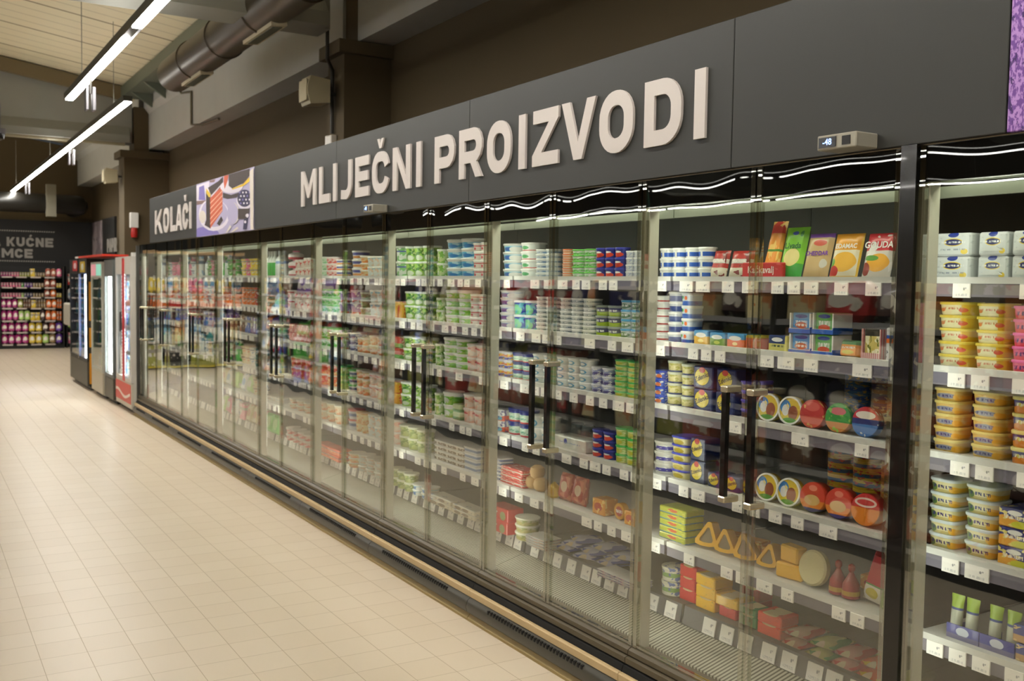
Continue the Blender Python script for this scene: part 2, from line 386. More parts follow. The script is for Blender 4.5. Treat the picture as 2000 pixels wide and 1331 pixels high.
# columns, beams
def column(x, y0, y1, top, name):
    mb = MB().box(x, XW, y0, y1, 0, top - .12)
    mb.box(x - .07, XW, y0 - .06, y1 + .06, top - .12, top)
    mb.box(x + .17, x + .42, y0 + .02, y1 - .02, top, 4.6)
    o = structure(mb.obj(name, M_taupe)); o['label'] = ''; del o['label']; return o
column(3.48, 8.81, 9.22, 3.89, 'column_near'); column(3.21, 18.14, 18.62, 3.85, 'column_far')
bp_ = [(3.62, 3.90), (3.62, 4.50), (3.54, 4.60), (3.54, 4.85), (XW, 4.75), (XW, 3.90)]
for n_, a, b_ in (('beam_right_near', -6, 8.83), ('beam_right_middle', 9.2, 18.16), ('beam_right_far', 18.6, 26.5)):
    structure(MB().prism(bp_, a, b_).obj(n_, M_conc))
for n_, yc in (('beam_cross_near', 9.02), ('beam_cross_far', 18.38)):
    f = MB(); y0, y1 = yc - .16, yc + .16
    f.add([(-16, y0, 3.98), (3.36, y0, 3.98), (3.36, y0, roofz(3.36) - .02), (-8, y0, roofz(-8) - .02), (-16, y0, roofz(-16) - .02), (-16, y1, 3.98), (3.36, y1, 3.98), (3.36, y1, roofz(3.36) - .02), (-8, y1, roofz(-8) - .02), (-16, y1, roofz(-16) - .02)],
          [(0, 1, 2, 3, 4), (9, 8, 7, 6, 5), (0, 5, 6, 1), (1, 6, 7, 2), (2, 7, 8, 3), (3, 8, 9, 4), (4, 9, 5, 0)])
    f.prismx([(y0 - .13, 3.98), (y0 - .13, 4.1), (y0, 4.26), (y0, 3.98)], -16, 3.3)
    f.box(-16, 3.36, y0 - .1, y0, roofz(3.3) - .22, roofz(3.3) - .10) if False else None
    structure(f.obj(n_, noisy_mat('cross_beam_paint', (150, 150, 142), (138, 138, 130), 2, .85)))
    # timber-coloured eaves strip where deck meets beam
    structure(MB().add([(-8, y0 - .02, roofz(-8) - .24), (3.3, y0 - .02, roofz(3.3) - .24), (3.3, y0 - .02, roofz(3.3) - .02), (-8, y0 - .02, roofz(-8) - .02), (-8, y0 - .12, roofz(-8) - .24), (3.3, y0 - .12, roofz(3.3) - .24), (3.3, y0 - .12, roofz(3.3) - .02), (-8, y0 - .12, roofz(-8) - .02)],
                    [(0, 1, 2, 3), (4, 7, 6, 5), (0, 4, 5, 1), (1, 5, 6, 2), (2, 6, 7, 3), (3, 7, 4, 0)]).obj('trim_1' if yc < 10 else 'trim_2', mat('eaves_strip', (118, 104, 74), .7)))
# steel gutter angle with brackets between roof and beam
gt = MB().prism([(3.16, 4.72), (3.16, 4.90), (3.2, 4.90), (3.2, 4.76), (3.5, 4.76), (3.5, 4.72)], 9.35, 18.1)
go = tag(gt.obj('steel_gutter', mat('galvanised_green', (112, 118, 104), .5, .3)), 'grey-green steel gutter along the roof edge above the beam', 'gutter')
for k in range(5):
    y = 17.4 - k * 1.0
    MB().add([(3.2, y, 4.72), (3.53, y, 4.72), (3.53, y, 4.5), (3.2, y + .06, 4.72), (3.53, y + .06, 4.72), (3.53, y + .06, 4.5)], [(0, 1, 2), (5, 4, 3), (0, 3, 4, 1), (1, 4, 5, 2), (2, 5, 3, 0)]).obj('bracket', MATS['galvanised_green'], go)
# round ventilation ducts
M_duct = noisy_mat('duct_dark_brown', (66, 56, 42), (78, 68, 52), 2, .38, metal=.3)
def duct(x, z, r, y0, y1, plates, label):
    pf = [(r * .9, y0), (r, y0 + .01)]; o = empty('ventilation_duct', (x, y0, z), label, 'duct')
    mb = MB(); prof = [(r, 0)]
    L = y1 - y0; t = .0
    while t + 1.2 < L: t += 1.2; prof += [(r, t - .02), (r + .012, t - .012), (r + .012, t + .012), (r, t + .02)]
    prof += [(r, L - .05), (r * .96, L)]
    mb.lathe([(a, b) for a, b in prof], 32); mb.v = [(p[0], p[2], p[1]) for p in mb.v]
    mb.obj('duct_tube', M_duct, o, smooth=True)
    for py in plates:
        q = MB(); q.box(-.07, .07, py - y0 - .42, py - y0 + .42, -r - .02, -r + .03); q.v = [tuple(Matrix.Rotation(math.radians(-6), 3, 'Y') @ Vector(v)) for v in q.v]
        pl = q.obj('air_outlet', mat('outlet_cream', (206, 196, 168), .5), o)
        q = MB(); q.box(-.045, .045, py - y0 - .36, py - y0 + .36, -r - .026, -r - .018); q.v = [tuple(Matrix.Rotation(math.radians(-6), 3, 'Y') @ Vector(v)) for v in q.v]
        q.obj('outlet_mesh', mat('outlet_mesh', (96, 98, 84), .6), pl)
    for t in range(1, int(L), 3): MB().tube([(0, t, r), (0, t, roofz(x) - z)], .006, 5).obj('hanger', mat('cable_grey', (120, 118, 108)), o)
    return o
duct(2.74, 4.07, .2, -5.5, 12.3, [11.3, 8.9, 6.4], 'round dark brown ventilation duct hanging along the aisle ceiling')
fd = empty('ventilation_duct', (-6, 25.2, 3.35), 'dark round duct crossing in front of the back wall', 'duct')
MB().tube([(0, 0, 0), (9.2, 0, 0), (9.45, .1, 0), (9.5, .4, 0), (9.5, 1.2, 0)], .22, 20).obj('duct_tube', mat('duct_black', (26, 24, 20), .4), fd, smooth=True)
MB().box(8.75, 8.95, -.3, -.1, -.3, .42).obj('bracket_box', mat('grey_box', (120, 116, 100), .6), fd)
MB().tube([(2, 0, .2), (2, 0, 1.6)], .01, 5).obj('hanger', mat('cable_grey', (120, 118, 108)), fd)
tag(MB().tube([(3.515, 15.67, 4.69), (3.515, 15.67, 4.60), (3.595, 15.66, 4.47), (3.6, 15.07, 4.40), (3.6, 15.07, 3.93), (3.64, 14.6, 3.87), (3.7, 13.95, 3.87)], .017, 8).obj('conduit_pipe', mat('conduit_brown', (104, 94, 74), .5)), 'thin bent conduit pipe running down the pale beam', 'pipe')
tag(MB().tube([(3.38, 8.98, 4.7), (3.38, 8.98, 3.74), (3.455, 9.05, 3.66), (3.455, 9.05, 3.07)], .018, 8).obj('conduit_pipe', mat('conduit_dark', (40, 34, 24), .5)), 'dark conduit pipe running down the near column', 'pipe')
tag(MB().tube([(-3, 18.0, 3.93), (3.2, 18.0, 3.93)], .025, 8).obj('conduit_pipe', mat('conduit_beige', (150, 142, 118), .5)), 'straight pale pipe under the far cross beam', 'pipe')
def speaker(x, y, z, wall_x, label, q=.8):
    o = empty('wall_speaker', (x, y, z), label, 'loudspeaker', 'cream wall loudspeakers')
    mb = MB(); P_ = []
    n = 8
    pf = [(-.13 + .0, -.16)] + [(-.13 - .04 * math.sin(math.pi * i / n), -.16 + .32 * i / n) for i in range(n + 1)] + [(.10, .13), (.10, -.13)]
    o.scale = (q, q, q); mb.prism(pf[1:], -.15, .15); mb.obj('speaker_box', mat('speaker_cream', (176, 166, 136), .5), o)
    MB().prism([(-.176, -.12), (-.180, 0), (-.176, .12), (-.168, .12), (-.168, -.12)], -.125, .125).obj('grille', mat('speaker_grille', (188, 178, 146), .7), o)
    MB().tube([(.10, 0, 0), ((wall_x - x + .003) / q, 0, 0)], .02, 8).obj('bracket', M_dgrey, o)
speaker(3.30, 9.02, 3.43, 3.48, 'cream loudspeaker on the near column above MLIJEČNI')
speaker(3.05, 18.38, 3.42, 3.21, 'cream loudspeaker on the far column, upper left')
o = empty('fire_alarm_sounder', (3.36, 18.09, 2.4), 'white wall sounder with red beacon on the far column', 'alarm')
MB().rbox(-.07, .07, -.03, .05, .14, .40, .01).obj('sounder_box', M_white, o)
MB().lathe([(.05, -.02), (.058, .03), (.05, .14)], 16).obj('beacon', mat('red_beacon', (170, 30, 24), .3), o, smooth=True)
tag(MB().rbox(3.31, 3.41, 18.05, 18.14, 2.0, 2.12, .01).obj('call_point', M_white), 'small white box below the red beacon on column', 'alarm box')
tag(MB().rbox(3.42, 3.48, 8.98, 9.12, 2.93, 3.05, .008).rbox(3.44, 3.47, 9.13, 9.19, 2.93, 3.06, .004).obj('motion_sensor', mat('sensor_pale', (200, 192, 180), .4)), 'pale sensor box at the foot of near column above sign', 'sensor')
for k, (x, y, z, lb) in enumerate(((1.56, 10.45, 3.3, 'track spotlight hanging under the near light line end'), (2.12, 16.0, 3.34, 'track spotlight hanging halfway along the far light line'), (2.12, 22.2, 3.34, 'distant track spotlight near far end of light line'))):
    o = empty('track_spotlight', (x, y, z), lb, 'spotlight', None)
    MB().rbox(-.06, -.035, -.06, .06, -.02, .2, .004).rbox(.0, .03, -.06, .06, -.02, .2, .004).obj('spot_body', mat('spot_grey', (120, 118, 122), .35, .5), o)
    MB().tube([(-.01, 0, .14), (-.01, 0, .3)], .012, 6).obj('stem', M_dgrey, o)
o = empty('security_camera', (1.20, 16.6, 3.75), 'dark dome security camera at the left ceiling edge', 'camera')
MB().lathe([(.02, -.09), (.07, -.06), (.09, 0), (.09, .02)], 16).obj('dome', M_black, o, smooth=True); MB().lathe([(.1, .02), (.1, .09), (.03, .1), (.03, .45)], 16).obj('mount', mat('spot_grey', (120, 118, 122)), o)

# ---------------------------------------------------------------- refrigerated row with glass doors
SH = {1: 1.714, 2: 1.453, 3: 1.197, 4: .907, 5: .646, 6: .375}
SH0 = SH
EDGE = [.55, 1.857, 1.909, 3.10, 4.32, 5.56, 6.80, 8.06, 9.40, 10.75, 12.0, 12.9]
MEET = {0: 1.22, 1: 2.488, 2: 3.73, 3: 4.955, 4: 6.20, 5: 7.49, 6: 8.80, 7: 10.08, 8: 11.42, 9: 12.50}
M_ledge = mat('ledge_brown', (82, 73, 54), .5); M_bull = noisy_mat('bumper_dark', (60, 58, 50), (68, 66, 58), 3, .36)
M_strip = mat('tan_strip', (196, 172, 130), .4); M_kerb = mat('kerb_ochre', (150, 130, 84), .5)
M_slot = mat('slot_black', (8, 8, 7), .8)
gm = mat('air_grille', (176, 176, 160), .5); g = NT(gm); tc = g.new('ShaderNodeTexCoord'); sp = g.new('ShaderNodeSeparateXYZ'); g.l.new(tc.outputs['Object'], sp.inputs[0])
f_ = g.math('GREATER_THAN', g.math('FRACT', g.math('MULTIPLY', sp.outputs[1], 55)), .55)
g.l.new(g.mix(f_, lin((186, 184, 168)), lin((70, 68, 58))), g.n['Principled BSDF'].inputs['Base Color'])
ORD = ['', 'first', 'second', 'third', 'fourth', 'fifth', 'sixth', 'seventh', 'eighth', 'ninth', 'tenth', 'eleventh', 'twelfth', 'thirteenth', 'fourteenth', 'fifteenth', 'sixteenth', 'seventeenth', 'eighteenth']
LEVN = {1: 'top', 2: 'second', 3: 'third', 4: 'fourth', 5: 'fifth', 6: 'bottom'}
def fridge(k, ya, yb, ym, label):
    o = empty('glass_door_fridge', (2.46, ya, 0), label, 'fridge', 'glass door fridges in the dairy row'); X0, Y0 = 2.46, ya
    def pb(name, mb, m, parent=o, **kw):
        mb.v = [(a - X0, b - Y0, c) for a, b, c in mb.v]; return mb.obj(name, m, parent, **kw)
    g_ = .002; a, b = ya + g_, yb - g_
    ai, bi = (a, 1.932) if k == 0 else (1.958, b) if k == 1 else (a, b)      # the inside of the case
    pb('back_panel', MB().box(3.39, 3.43, ai, bi, .1, 2.075), M_grey)
    pb('top_panel', MB().box(2.531, 3.43, ai, bi, 2.04, 2.09), mat('fridge_top', (60, 62, 58), .6))
    pb('base_tray', MB().box(2.52, 3.39, ai, bi, .08, .22), mat('tray_grey', (140, 142, 132), .5))
    pb('bumper', MB().prism([(2.40, .03), (2.372, .045), (2.366, .07), (2.375, .10), (2.395, .118), (2.50, .118), (2.50, .03)], a, b), M_bull, smooth=True)
    pb('kerb_strip', MB().prism([(2.374, .0), (2.374, .012), (2.39, .03), (2.47, .03), (2.47, 0)], a, b), M_kerb)
    sl = MB(); y = a + .22
    while y < b - .2: sl.box(2.372, 2.385, y, y + .014, .085, .108); y += .026
    pb('vent_slots', sl, M_slot)
    pb('tan_strip', MB().prism([(2.388, .118), (2.386, .148), (2.391, .154), (2.404, .154), (2.404, .118)], a, b), M_strip)
    pb('recess', MB().prism([(2.404, .118), (2.404, .158), (2.412, .179), (2.453, .179), (2.453, .218), (2.52, .218), (2.52, .118)], a, b), M_slot)
    pb('lower_ledge', MB().prism([(2.420, .186), (2.420, .208), (2.436, .213), (2.452, .213), (2.452, .180), (2.436, .180)], a, b), M_ledge)
    pb('upper_ledge', MB().prism([(2.432, .219), (2.434, .236), (2.448, .244), (2.52, .244), (2.52, .219), (2.47, .219)], a, b), M_ledge)
    gp = MB().prism([(2.52, .236), (2.52, .252), (2.70, .300), (2.70, .28)], ai, bi)
    pb('air_grille', gp, gm)
    pb('header', MB().box(2.475, 2.53, a, b, 1.985, 2.09), M_black)
    pb('light_strip', MB().box(2.55, 2.585, ai + .03, bi - .03, 2.018, 2.034), mat('fridge_led', (230, 236, 214), .5, emit=FLED))
    for m0, m1 in ((yb - .026, yb), (ya, ya + .026)): pb('mullion', MB().box(2.476, 2.52, m0, m1, .24, 1.985), mat('mullion_grey', (196, 192, 176), .35, coat=.4))
    for m0, m1 in ((yb - .018, yb - .004), (ya + .004, ya + .018)): pb('added_fill_strip', MB().box(2.521, 2.523, m0, m1, .32, 1.95), mat('added_fill_glow', (236, 240, 226), .5, emit=FLED * .5))  # hidden glowing strips added behind the mullions to brighten the products
    pb('canopy_bar', MB().box(2.615, 2.628, ai, bi, 1.952, 1.986), mat('canopy_bar', (92, 94, 82), .5))
    for L in (1, 2, 3, 4, 5):
        z = SH[L]
        s = pb('shelf', MB().box(2.64, 3.385, ai + .004, bi - .004, z - .022, z - .001), M_shelf)
        q = MB().box(2.615, 2.640, ai + .006, bi - .006, z - .050, z - .012); q.v = [(u - X0, v - Y0, w_) for u, v, w_ in q.v]; q.obj('price_rail', M_rail, s)
        q = MB().box(2.612, 2.640, ai + .006, bi - .006, z - .012, z + .007); q.v = [(u - X0, v - Y0, w_) for u, v, w_ in q.v]; q.obj('rail_lip', M_shelf, s)
        rnd = random.Random(k * 10 + L); y = ai + .03
        while y < bi - .08:
            wd = rnd.choice((.055, .06, .075))
            if rnd.random() < (.95 if L == 2 and k == 1 else .8):
                q = MB().box(2.609, 2.614, y, y + wd, z - .053, z - .012); q.v = [(u - X0, v - Y0, w_) for u, v, w_ in q.v]; q.obj('price_tag', M_tags, s)
            y += wd + rnd.choice((.02, .045, .07))
    s = pb('deck', MB().box(2.72, 3.385, ai + .004, bi - .004, .30, .374), mat('deck_grey', (120, 118, 108), .5))
    q = MB().prism([(2.705, .300), (2.715, .302), (2.728, .372), (2.718, .374)], ai + .006, bi - .006); q.v = [(u - X0, v - Y0, w_) for u, v, w_ in q.v]; q.obj('price_rail', mat('deck_rail', (110, 108, 112), .5), s)
    rnd = random.Random(k + 99); y = ai + .03
    while y < bi - .08:
        q = MB().prism([(2.699, .304), (2.703, .304), (2.716, .366), (2.712, .366)], y, y + .07); q.v = [(u - X0, v - Y0, w_) for u, v, w_ in q.v]; q.obj('price_tag', M_tags, s)
        y += .07 + rnd.choice((.015, .03, .05))
    for (da, db, hs) in ((ya, ym, 1), (ym, yb, 0)):
        c0, c1 = da + .004, db - .004
        d = MB()
        for e0 in (c0, c1 - .02): d.box(XG - .006, XG + .012, e0, e0 + .02, .245, 2.086)
        d.box(XG - .004, XG + .012, c0 + .02, c1 - .02, .245, .258)
        d = pb('door', d, M_edge)
        def sub(name, mb, m, **kw): mb.v = [(u - X0, v - Y0, w_) for u, v, w_ in mb.v]; return mb.obj(name, m, d, **kw)
        sub('glass_pane', MB().box(XG, XG + .006, c0 + .02, c1 - .02, .258, 1.985), M_glass)
        bd = MB(); n = 1
        bd.box(XG - .001, XG + .009, c0 + .02, c1 - .02, 1.985, 2.086); sub('top_band', bd, M_band)
        hy = (c1 - .058) if hs else (c0 + .058)
        sub('handle_bar', MB().box(2.392, 2.410, hy - .011, hy + .011, .962, 1.322), M_black)
        for hz in (.94, 1.322): sub('handle_bracket', MB().rbox(2.388, XG + .0, hy - .017, hy + .017, hz, hz + .022, .004), mat('handle_chrome', (206, 196, 170), .25, .8))
    return o
for k in range(10):
    ya, yb = (EDGE[0], EDGE[1]) if k == 0 else (EDGE[k + 1], EDGE[k + 2])
    fridge(k, ya, yb, MEET[k], 'glass door fridge right of the black pillar' if k == 0 else 'two-door glass fridge, %s left of the black pillar' % ORD[k])
tag(MB().box(2.445, 2.515, 1.857, 1.909, 0.0, 2.092).box(2.515, 3.43, 1.934, 1.956, .0, 2.06).box(2.50, 2.515, 1.909, 1.956, .0, 2.06).obj('fridge_end_pillar', M_black), 'black upright pillar between the two fridge runs', 'pillar')
tag(MB().box(2.42, 3.43, 12.902, 12.93, 0, 2.08).obj('fridge_end_panel', M_dgrey), 'dark end panel closing the far end of fridges', 'panel')

# ---------------------------------------------------------------- signs above the fridges
fz0, fz1 = 2.093, 2.605
fas = mat('fascia_grey', (74, 74, 68), .5)
g = NT(fas); tc = g.new('ShaderNodeTexCoord'); mp = g.new('ShaderNodeMapping'); g.l.new(tc.outputs['Object'], mp.inputs[0]); mp.inputs['Scale'].default_value = (1, 3, .8)
st = g.math('MINIMUM', g.math('MAXIMUM', g.math('MULTIPLY', g.math('SUBTRACT', g.noise(mp.outputs[0], 3.2, 5, .7), .63), 7), 0), 1)
g.l.new(g.mix(g.math('MULTIPLY', st, .3), lin((39, 40, 37)), lin((27, 26, 22))), g.n['Principled BSDF'].inputs['Base Color'])
JN = [1.595, 2.609, 4.50, 6.33, 8.157]
FL = ['plain dark grey fascia panel above the black pillar', 'dark grey fascia panel behind the letters VODI', 'dark grey fascia panel behind ČNI PROI', 'dark grey fascia panel behind the letters MLIJE']
for a, b_, l in zip(JN, JN[1:], FL): tag(MB().rbox(2.45, 2.475, a + .0015, b_ - .0015, fz0, fz1, .002).obj('fascia_panel', fas), l, 'sign panel', 'fascia panels over the fridges')
tag(MB().rbox(2.45, 2.475, 10.058, 12.265, fz0, fz1, .002).obj('fascia_panel', fas), 'dark grey fascia panel behind the word KOLAČI', 'sign panel', 'fascia panels over the fridges')
pm = mat('purple_print', (130, 80, 160), .6); g = NT(pm); tc = g.new('ShaderNodeTexCoord'); mp = g.new('ShaderNodeMapping'); g.l.new(tc.outputs['Object'], mp.inputs[0]); mp.inputs['Scale'].default_value = (1, 1.6, .7); mp.inputs['Rotation'].default_value = (.5, 0, 0)
c_ = g.mix(g.math('GREATER_THAN', g.noise(mp.outputs[0], 60, 4, .7), .5), lin((104, 62, 140)), lin((168, 128, 192)))
c_ = g.mix(g.math('GREATER_THAN', g.noise(mp.outputs[0], 45, 3), .62), c_, lin((60, 30, 96))); g.l.new(c_, g.n['Principled BSDF'].inputs['Base Color'])
tag(MB().rbox(2.45, 2.475, -.2, 1.592, fz0, fz1, .002).obj('picture_panel', pm), 'purple lavender picture panel at right end of fascia', 'picture')
M_let = mat('letter_white', (194, 187, 182), .55)
Hc = .248; zb = 2.211
wd_ = [('M', 6.994, 6.690), ('L', 6.629, 6.425), ('I', 6.372, 6.300), ('J', 6.238, 6.040), ('E', 5.980, 5.762), ('Č', 5.712, 5.465), ('N', 5.410, 5.170), ('I', 5.100, 5.030), ('P', 4.868, 4.640), ('R', 4.590, 4.350), ('O', 4.300, 4.075), ('I', 4.010, 3.940), ('Z', 3.885, 3.675), ('V', 3.650, 3.400), ('O', 3.372, 3.150), ('D', 3.080, 2.865), ('I', 2.800, 2.730)]
def lettering(o, rows, X, cap, zbase, s, dep, mt, ox, oy, oz):
    for ch, a, b in rows:
        glyph_mesh(ch, (a - b) / cap, s, lambda u, v, d: (X - d - ox, a - u * cap - oy, zbase + v * cap - oz), dep, mt).obj('letter', mt, o)
o = empty('raised_sign_lettering', (2.45, 7.0, zb), 'large white raised letters MLIJEČNI PROIZVODI on grey fascia', 'sign lettering')
lettering(o, wd_, 2.45, Hc, zb, .236, .011, M_let, 2.45, 7.0, zb)
ko = [('K', 11.93, 11.57), ('O', 11.50, 11.23), ('L', 11.15, 10.92), ('A', 10.90, 10.63), ('Č', 10.60, 10.37), ('I', 10.32, 10.24)]
o = empty('raised_sign_lettering', (2.45, 11.93, 2.2), 'white raised letters KOLAČI left of the cake picture', 'sign lettering')
lettering(o, ko, 2.45, .265, 2.185, .24, .011, M_let, 2.45, 11.93, 2.2)
# cake picture
pc = MB(); Yl, Yr = 10.056, 8.157
def UV(x, y):
    u = (x - 45) / 1015; t = 300 - 315 * u; bt = 1200 - 140 * u; v = (bt - y) / (bt - t)
    return min(max(u, 0), 1), min(max(v, 0), 1)
lay = [0]
def shape(pts, m, raw=False):
    lay[0] += 1; X = 2.4495 - lay[0] * .00012
    P = [UV(*p) for p in pts]
    pc.add([(X, Yl + (Yr - Yl) * u, fz0 + .002 + (fz1 - fz0 - .004) * v) for u, v in P], [list(range(len(P)))], m)
def ell(cx, cy, rx, ry, m, a0=0, a1=360, n=20): shape([(cx + rx * math.cos(math.radians(a0 + (a1 - a0) * i / n)), cy + ry * math.sin(math.radians(a0 + (a1 - a0) * i / n))) for i in range(n + (0 if a1 - a0 == 360 else 1))], m)
CM = [mat('pic_lilac', (172, 166, 198), .6), mat('pic_white', (214, 208, 220), .6), mat('pic_choc', (58, 46, 44), .6), mat('pic_orange', (196, 92, 62), .6), mat('pic_cream', (224, 176, 150), .6), mat('pic_yellow', (214, 180, 50), .6), mat('pic_navy', (44, 42, 76), .6), mat('pic_violet', (120, 110, 176), .6), mat('pic_brown', (124, 98, 92), .6), mat('pic_ivory', (208, 200, 190), .6)]
pc.box(2.4495, 2.475, Yr, Yl, fz0, fz1, 0)
ell(230, 1150, 260, 130, 7); shape([(45, 320), (300, 230), (300, 500), (240, 600), (45, 620)], 1); shape([(100, 340), (200, 300), (230, 560), (90, 560)], 7)
shape([(45, 580), (240, 560), (200, 620), (50, 650)], 8); shape([(300, 220), (420, 190), (400, 240), (320, 250)], 8)
ell(380, 810, 290, 280, 1); ell(390, 780, 250, 240, 0); ell(170, 850, 70, 110, 9)
shape([(240, 400), (330, 470), (330, 1050), (210, 990), (245, 900)], 2); shape([(280, 340), (480, 220), (560, 130), (560, 290), (345, 480)], 2)
shape([(345, 470), (560, 240), (558, 262), (350, 492)], 1)
shape([(322, 520), (552, 295), (548, 740), (322, 1045)], 3)
for k in range(5): t = 90 * k + 60; shape([(322, 540 + t), (552, 320 + t * .92), (552, 338 + t * .92), (322, 562 + t)], 4)
shape([(245, 350), (325, 440), (330, 500), (300, 505), (250, 440)], 5); shape([(450, 960), (530, 830), (560, 900), (500, 1000)], 2)
ell(700, 320, 190, 110, 1, 0, 360); shape([(560, 420), (700, 460), (900, 400), (850, 500), (640, 530), (560, 510)], 2)
shape([(660, 90), (1000, 10), (990, 130), (900, 260), (720, 350), (660, 300)], 2); shape([(720, 350), (900, 270), (1000, 140), (1020, 130), (1010, 220), (900, 310), (720, 370)], 5); shape([(580, 130), (660, 110), (640, 220), (590, 360), (575, 250)], 3)
ell(920, 560, 130, 150, 1); ell(920, 520, 115, 150, 6)
for k in range(16): ell(845 + (k % 4) * 50 + (k // 4 % 2) * 18, 420 + (k // 4) * 62, 13, 18, 1 if k % 3 else 7, n=8)
ell(740, 780, 100, 190, 9); ell(730, 780, 90, 190, 0); shape([(820, 700), (1000, 700), (960, 880), (820, 880)], 2); shape([(915, 880), (975, 860), (950, 1060), (900, 1060)], 6); ell(965, 820, 26, 34, 1, n=10); ell(935, 930, 18, 26, 1, n=10)
shape([(615, 1130), (690, 980), (710, 1020), (640, 1130)], 9); shape([(700, 1110), (810, 1010), (830, 1040), (740, 1110)], 9); shape([(1000, 60), (1060, 0), (1060, 1060), (1015, 1060)], 9)
tag(pc.obj('picture_panel', CM), 'picture panel of layered cake slice and berries, right of KOLAČI', 'picture')
for (a, b_, lb, tx) in ((1.995, 2.14, 'grey temperature display box near the black pillar', '-48'), (5.50, 5.64, 'small grey temperature display box below letter Č', '-48')):
    o = empty('temperature_display', (2.40, a, fz0), lb, 'display')
    MB().rbox(-.045, .05, 0, b_ - a, 0.001, .045, .003).obj('display_housing', mat('display_grey', (150, 146, 132), .4, .2), o)
    MB().box(-.0475, -.045, .072, b_ - a - .008, .008, .038).obj('screen', mat('screen_black', (8, 10, 20), .2), o)
    link('digits', text_mesh(tx, .026, lambda u, v, d: (-.048, (.072 + b_ - a - .008) / 2 - u, .023 + v)), o).data.materials.append(mat('digit_blue', (120, 160, 255), .5, emit=3))
    MB().box(-.047, -.045, .02, .05, .010, .036).obj('button', M_blackm, o)
# ---------------------------------------------------------------- products
W, K_, R_, G_, B_, N_, Yw, O_, P_, Pk = (232, 232, 228), (30, 28, 28), (196, 44, 40), (70, 168, 50), (40, 90, 190), (28, 36, 96), (226, 196, 60), (232, 116, 40), (110, 60, 150), (226, 110, 150)
LB, LG, CR, DG = (80, 176, 214), (176, 214, 110), (226, 210, 160), (30, 84, 50)
